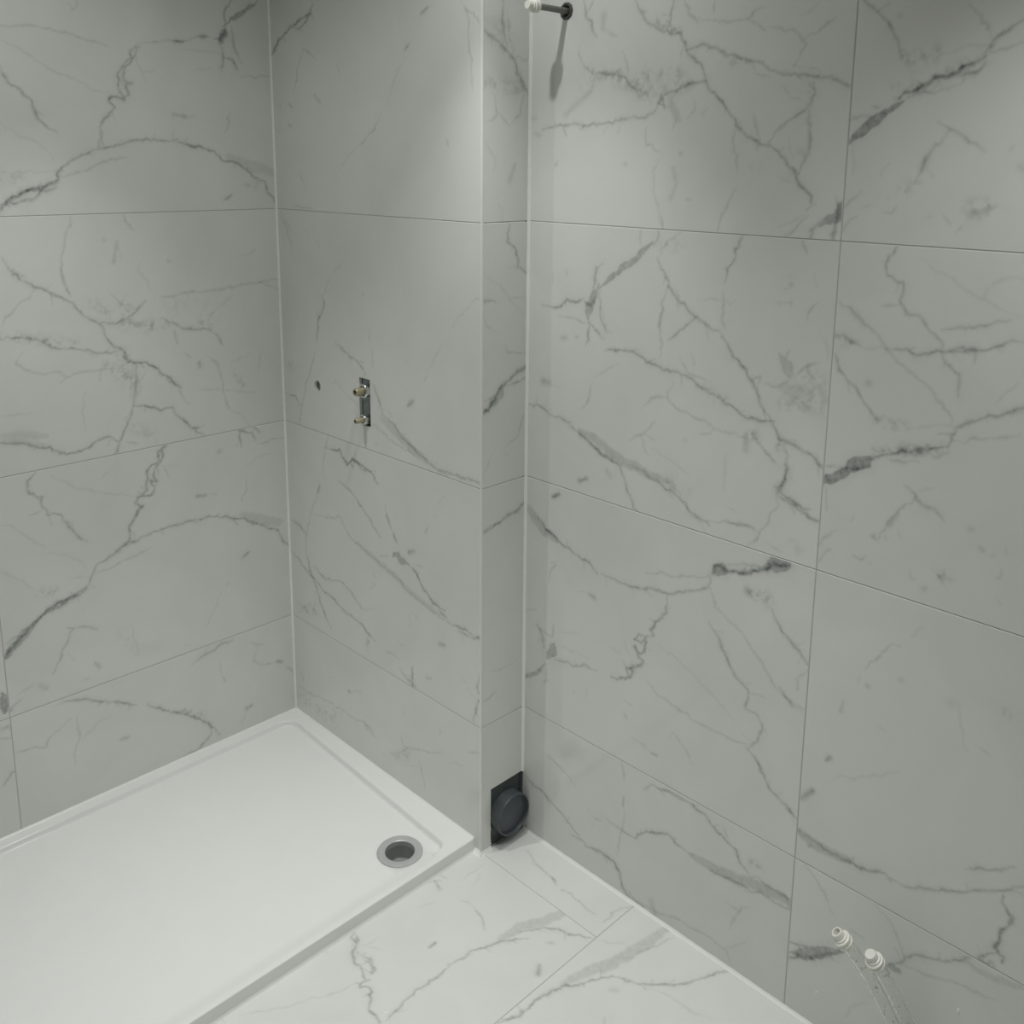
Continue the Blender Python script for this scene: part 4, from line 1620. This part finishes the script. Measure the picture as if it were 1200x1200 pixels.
# ------------------------------------------------------------------ shower valve pipe ends in the slot
valve = empty('shower_valve', (.39, .03, 1.0))
tag(valve, 'brass valve pipe ends with chrome nuts in a slot cut in the wall', 'shower valve')
v, f = box_geo(.3695, .3990, .008, .012, 1.010, 1.128)
o = setloc(bevel_mod(link('mounting_plate', v, f, STEELD), .0015), valve)
v, f = box_geo(.4010, .4125, .012, .016, 1.010, 1.128)
o = setloc(bevel_mod(link('mounting_bar', v, f, DARKCAV), .0015), valve)
Y_ = (0, -1, 0)
c1, c2 = (.3945, 0, 1.1015), (.3915, 0, 1.025)
for (c, rn, rb, L, s) in ((c1, .0185, .0105, .034, 1), (c2, .0140, .0072, .033, .75)):
    body = lathe('valve_spindle', [(-.03, rb * 1.5), (-.006, rb * 1.5), (-.005, rb), (L - .002, rb), (L, rb * .86), (L, rb * .62), (L - .01, rb * .58), (L - .0101, .0002)],
                 c, Y_, BRASS, valve, 36, c1=False)
    nut = lathe('nut', [(-.012, rn * .96), (.002, rn), (.009, rn), (.0105, rn * .94), (.0108, rb * 1.25), (.004, rb * 1.15)], c, Y_, CHROME, valve, 40, c0=True, c1=False)
    ring = lathe('collar', [(-.022, rn * .8), (-.012, rn * .82)], c, Y_, STEELD, valve, 36)
    bore = lathe('bore', [(L - .0098, .0002), (L - .0096, rb * .57)], c, Y_, BRASSD, body, 24, c0=False, c1=False)

# ------------------------------------------------------------------ soil pipe connector
sp = empty('soil_pipe_connector', (XB, .089, 0))
tag(sp, 'slate black plastic waste pipe spigot on a square plate at floor level', 'pipe connector')
V, F = [], []
# square plate with a round opening
yc, zc, ro, ri = .0885, .0795, .0535, .0495
n = 64
rows = []
for k in range(n):
    an = 2 * math.pi * (k + .5) / n
    c, s = math.cos(an), math.sin(an)
    q = 1 / max(abs(c), abs(s))
    Y0 = yc + c * q * (.0555 if c > 0 else .054)
    Z0 = zc + s * q * (.082 if s > 0 else .0785)
    for (x, y, z) in ((XB - .020, Y0, Z0), (XB - .006, Y0, Z0), (XB - .006, yc + c * ro, zc + s * ro), (XB - .020, yc + c * ri, zc + s * ri)):
        V.append((x, y, z))
for k in range(n):
    k2 = (k + 1) % n
    for a in range(4):
        b = (a + 1) % 4
        F.append((4 * k + a, 4 * k + b, 4 * k2 + b, 4 * k2 + a))
o = link('plate', V, F, BLACKPL)
fix_normals(o)
setloc(o, sp)
XA = (1, 0, 0)
lathe('spigot', [(-.018, ro), (.024, ro), (.026, ro * .995), (.0275, ro * .975), (.0275, ri * 1.012), (.026, ri), (-.04, ri)], (XB, yc, zc), XA, BLACKPL, sp, 72, c0=False, c1=False)
o = lathe('stop', [(.017, ri * 1.0), (.0165, .0002)], (XB, yc, zc), XA, NAVYPL, sp, 72, c0=False, c1=False)
tag(o, 'blue black inside of the pipe')
# mortar crumbs stuck to the saw cut
rj = random.Random(5)
V, F = [], []
for k in range(11):
    z = .012 + k * .0115 + rj.uniform(-.003, .003)
    s = rj.uniform(.0012, .0032)
    if k > 6: s *= .6
    b = len(V)
    cy_ = .0335 + rj.uniform(-.001, .0012)
    cx_ = XB - .001
    for d_ in ((1, 0, 0), (-1, 0, 0), (0, 1, 0), (0, -1, 0), (0, 0, 1), (0, 0, -1)):
        V.append((cx_ + d_[0] * s * rj.uniform(.7, 1.1), cy_ + d_[1] * s * rj.uniform(.7, 1.1), z + d_[2] * s * rj.uniform(.8, 1.7)))
    F += [tuple(b + i for i in t) for t in ((0, 2, 4), (2, 1, 4), (1, 3, 4), (3, 0, 4), (2, 0, 5), (1, 2, 5), (3, 1, 5), (0, 3, 5))]
o = link('adhesive_crumbs', V, F, SILICONE)
fix_normals(o)
o['kind'] = 'stuff'
setloc(o, wall_return)

# ------------------------------------------------------------------ capped pipe on the right wall
pr = empty('capped_pipe', (.933, DD, 1.988))
tag(pr, 'grey pipe stub with white ribbed cap sticking out of the wall', 'pipe')
P0 = (.933, DD, 1.988)
lathe('pipe', [(-.05, .0066), (.09, .0066)], P0, Y_, PIPEM, pr, 32)
col = lathe('collar', [(-.004, .0185), (.0015, .018), (.0035, .0165), (.004, .0135), (.0015, .011), (-.004, .0095)], P0, Y_, HOLEM, pr, 10, smooth=False, c0=False, c1=False)  # dark ring added to stand for the dark hole round the pipe
tag(col, 'dark ragged ring in place of the open hole round the pipe')


def cap(parent, origin, axis, k=1.0, open_end=False, name='cap'):
    cp = lathe(name, [(0, .0090 * k), (.001, .0118 * k), (.0055, .0122 * k), (.0065, .0106 * k), (.0095, .0106 * k), (.0105, .0120 * k), (.014, .0120 * k), (.0155, .0098 * k),
                      (.0185, .0096 * k), (.0195, .0078 * k), (.0285, .0076 * k), (.030, .0070 * k)] + ([(.030, .0052 * k), (.023, .005 * k)] if open_end else []),
               origin, axis, CAPM, parent, 36)
    return cp


cp = cap(pr, (.933, DD - .088, 1.988), Y_, 1.12)

# ------------------------------------------------------------------ flexible capped hoses at the right wall


def ray_pt(px, py, y):
    d = fw + r2 * ((px - 600) / FPX) - u2 * ((py - CY) / FPX)
    return CAM + d * ((y - CAM.y) / d.y)


def catmull(P, n=10):
    out = []
    Q = [P[0] * 2 - P[1]] + P + [P[-1] * 2 - P[-2]]
    for i in range(1, len(Q) - 2):
        for k in range(n):
            t = k / n
            a, b, c, d = Q[i - 1], Q[i], Q[i + 1], Q[i + 2]
            out.append(.5 * (2 * b + (c - a) * t + (2 * a - 5 * b + 4 * c - d) * t * t + (3 * b - a - 3 * c + d) * t ** 3))
    out.append(P[-1])
    return out


def tube_geo(path, r_out, r_in, seg=24):
    V, F = [], []
    N = None
    rings = []
    for i, p in enumerate(path):
        t = (path[min(i + 1, len(path) - 1)] - path[max(i - 1, 0)]).normalized()
        if N is None:
            N = t.cross(Vector((0, 1, .3))).normalized()
        N = (N - t * N.dot(t)).normalized()
        Bn = t.cross(N)
        for r in (r_out, r_in):
            for k in range(seg):
                an = 2 * math.pi * k / seg
                V.append(p + (N * math.cos(an) + Bn * math.sin(an)) * r)
    m = 2 * seg
    L = len(path)
    for i in range(L - 1):
        for k in range(seg):
            k2 = (k + 1) % seg
            F.append((i * m + k, i * m + k2, (i + 1) * m + k2, (i + 1) * m + k))
            F.append((i * m + seg + k2, i * m + seg + k, (i + 1) * m + seg + k, (i + 1) * m + seg + k2))
    for i in (0, L - 1):
        for k in range(seg):
            k2 = (k + 1) % seg
            F.append((i * m + k, i * m + seg + k, i * m + seg + k2, i * m + k2))
    return V, F


HP1 = [(1.7286, 0.055, 0.3091), (1.7463, 0.07, 0.2791), (1.7733, 0.09, 0.2251), (1.806, 0.108, 0.1544), (1.835, 0.12, 0.0851), (1.847, 0.15, 0.0551)]
HP2 = [(1.7875, 0.055, 0.3047), (1.7987, 0.07, 0.2743), (1.8182, 0.088, 0.2227), (1.8346, 0.102, 0.1765), (1.8622, 0.116, 0.1095), (1.8742, 0.15, 0.0795)]
HOSES = [
    ([Vector(q) for q in HP1], True, 'clear hose with an open-ended white fitting, stem curving up from the wall foot'),
    ([Vector(q) for q in HP2], False, 'clear hose closed by a solid white stopper, stem curving up from the wall foot'),
]
for P, op, lab in HOSES:
    h = empty('flexible_hose', (P[-1].x, P[-1].y, P[-1].z))
    tag(h, lab, 'hose', 'capped hoses by the right wall')
    path = catmull(P, 10)
    v, f = tube_geo(path, .0118, .0098)
    o = link('tube', v, f, HOSE, None, True)
    fix_normals(o)
    setloc(o, h)
    ax = (path[0] - path[3]).normalized()
    cpo = cap(h, path[0] - ax * .004, ax, 1.32, op)
    if op:
        lathe('insert', [(.0235, .0001), (.0236, .0066)], path[0] - ax * .004, ax, CAPI, h, 24, c0=False, c1=False)

# ------------------------------------------------------------------ white specks modelled in place of glints on tile and floor
rd = random.Random(11)


def glint_dab(p, n, r, stretch, lab):
    n = Vector(n)
    V, F = [], []
    a, u, w = frame_of(n)
    seg, rows = 16, 5
    for i in range(rows + 1):
        th = math.pi / 2 * i / rows
        for k in range(seg):
            an = 2 * math.pi * k / seg
            V.append(Vector(p) + (u * math.cos(an) + w * math.sin(an) * stretch) * r * math.cos(th) + a * r * .55 * math.sin(th))
    for i in range(rows):
        for k in range(seg):
            k2 = (k + 1) % seg
            F.append((i * seg + k, i * seg + k2, (i + 1) * seg + k2, (i + 1) * seg + k))
    F.append(tuple(range(seg)))
    o = link('glint_speck', V, F, SILICONE, None, True)
    fix_normals(o)
    tag(o, lab, 'speck')


glint_dab((1.643, DD, .080), (0, -1, 0), .0024, 1.3, 'tiny white speck standing for a glint on the right wall near the floor')
glint_dab((1.901, DD, .225), (0, -1, 0), .0026, 2.6, 'thin white streak standing for a glint on the right wall beside the clear hoses')
glint_dab((1.027, -.442, 0), (0, 0, 1), .0026, 1.1, 'tiny white speck standing for a glint on the marble floor')

# ------------------------------------------------------------------ ceiling downlights
GLOW, gnt, gb = new_mat('downlight_lens')
gb.inputs['Base Color'].default_value = (.9, .9, .85, 1)
gb.inputs['Emission Color'].default_value = (1, .98, .92, 1)
gb.inputs['Emission Strength'].default_value = 3
near = ['above the corner of the boxed-out wall', 'above the right wall beyond the clear hoses', 'above the side of the shower tray', 'above the open end of the shower tray', 'above the marble floor']
for i, ((lx, ly), hot, spill) in enumerate(LAMPS):
    d = empty('downlight', (lx, ly, ZC))
    tag(d, 'round recessed white downlight ' + near[i], 'downlight', 'ceiling downlights')
    lathe('rim', [(0, .03), (.004, .031), (.006, .036), (.004, .041), (0, .042)], (lx, ly, ZC), (0, 0, -1), CAPM, d, 40, c0=False, c1=False)
    lathe('lens', [(.0005, .0001), (.0008, .0305)], (lx, ly, ZC), (0, 0, -1), GLOW, d, 32, c0=False, c1=False)
    for nm, (watts, ang) in (('beam', hot), ('spill', spill)):
        if not watts:
            continue
        ld = bpy.data.lights.new('downlight_' + nm, 'SPOT')
        ld.energy = watts
        ld.color = LAMP_COLOR
        ld.spot_size = math.radians(ang)
        ld.spot_blend = 1.0
        ld.shadow_soft_size = .012
        lo = bpy.data.objects.new(nm, ld)
        lo.location = (0, 0, -.012)
        C.objects.link(lo)
        lo.parent = d

print('tile triangles', TRI[0])
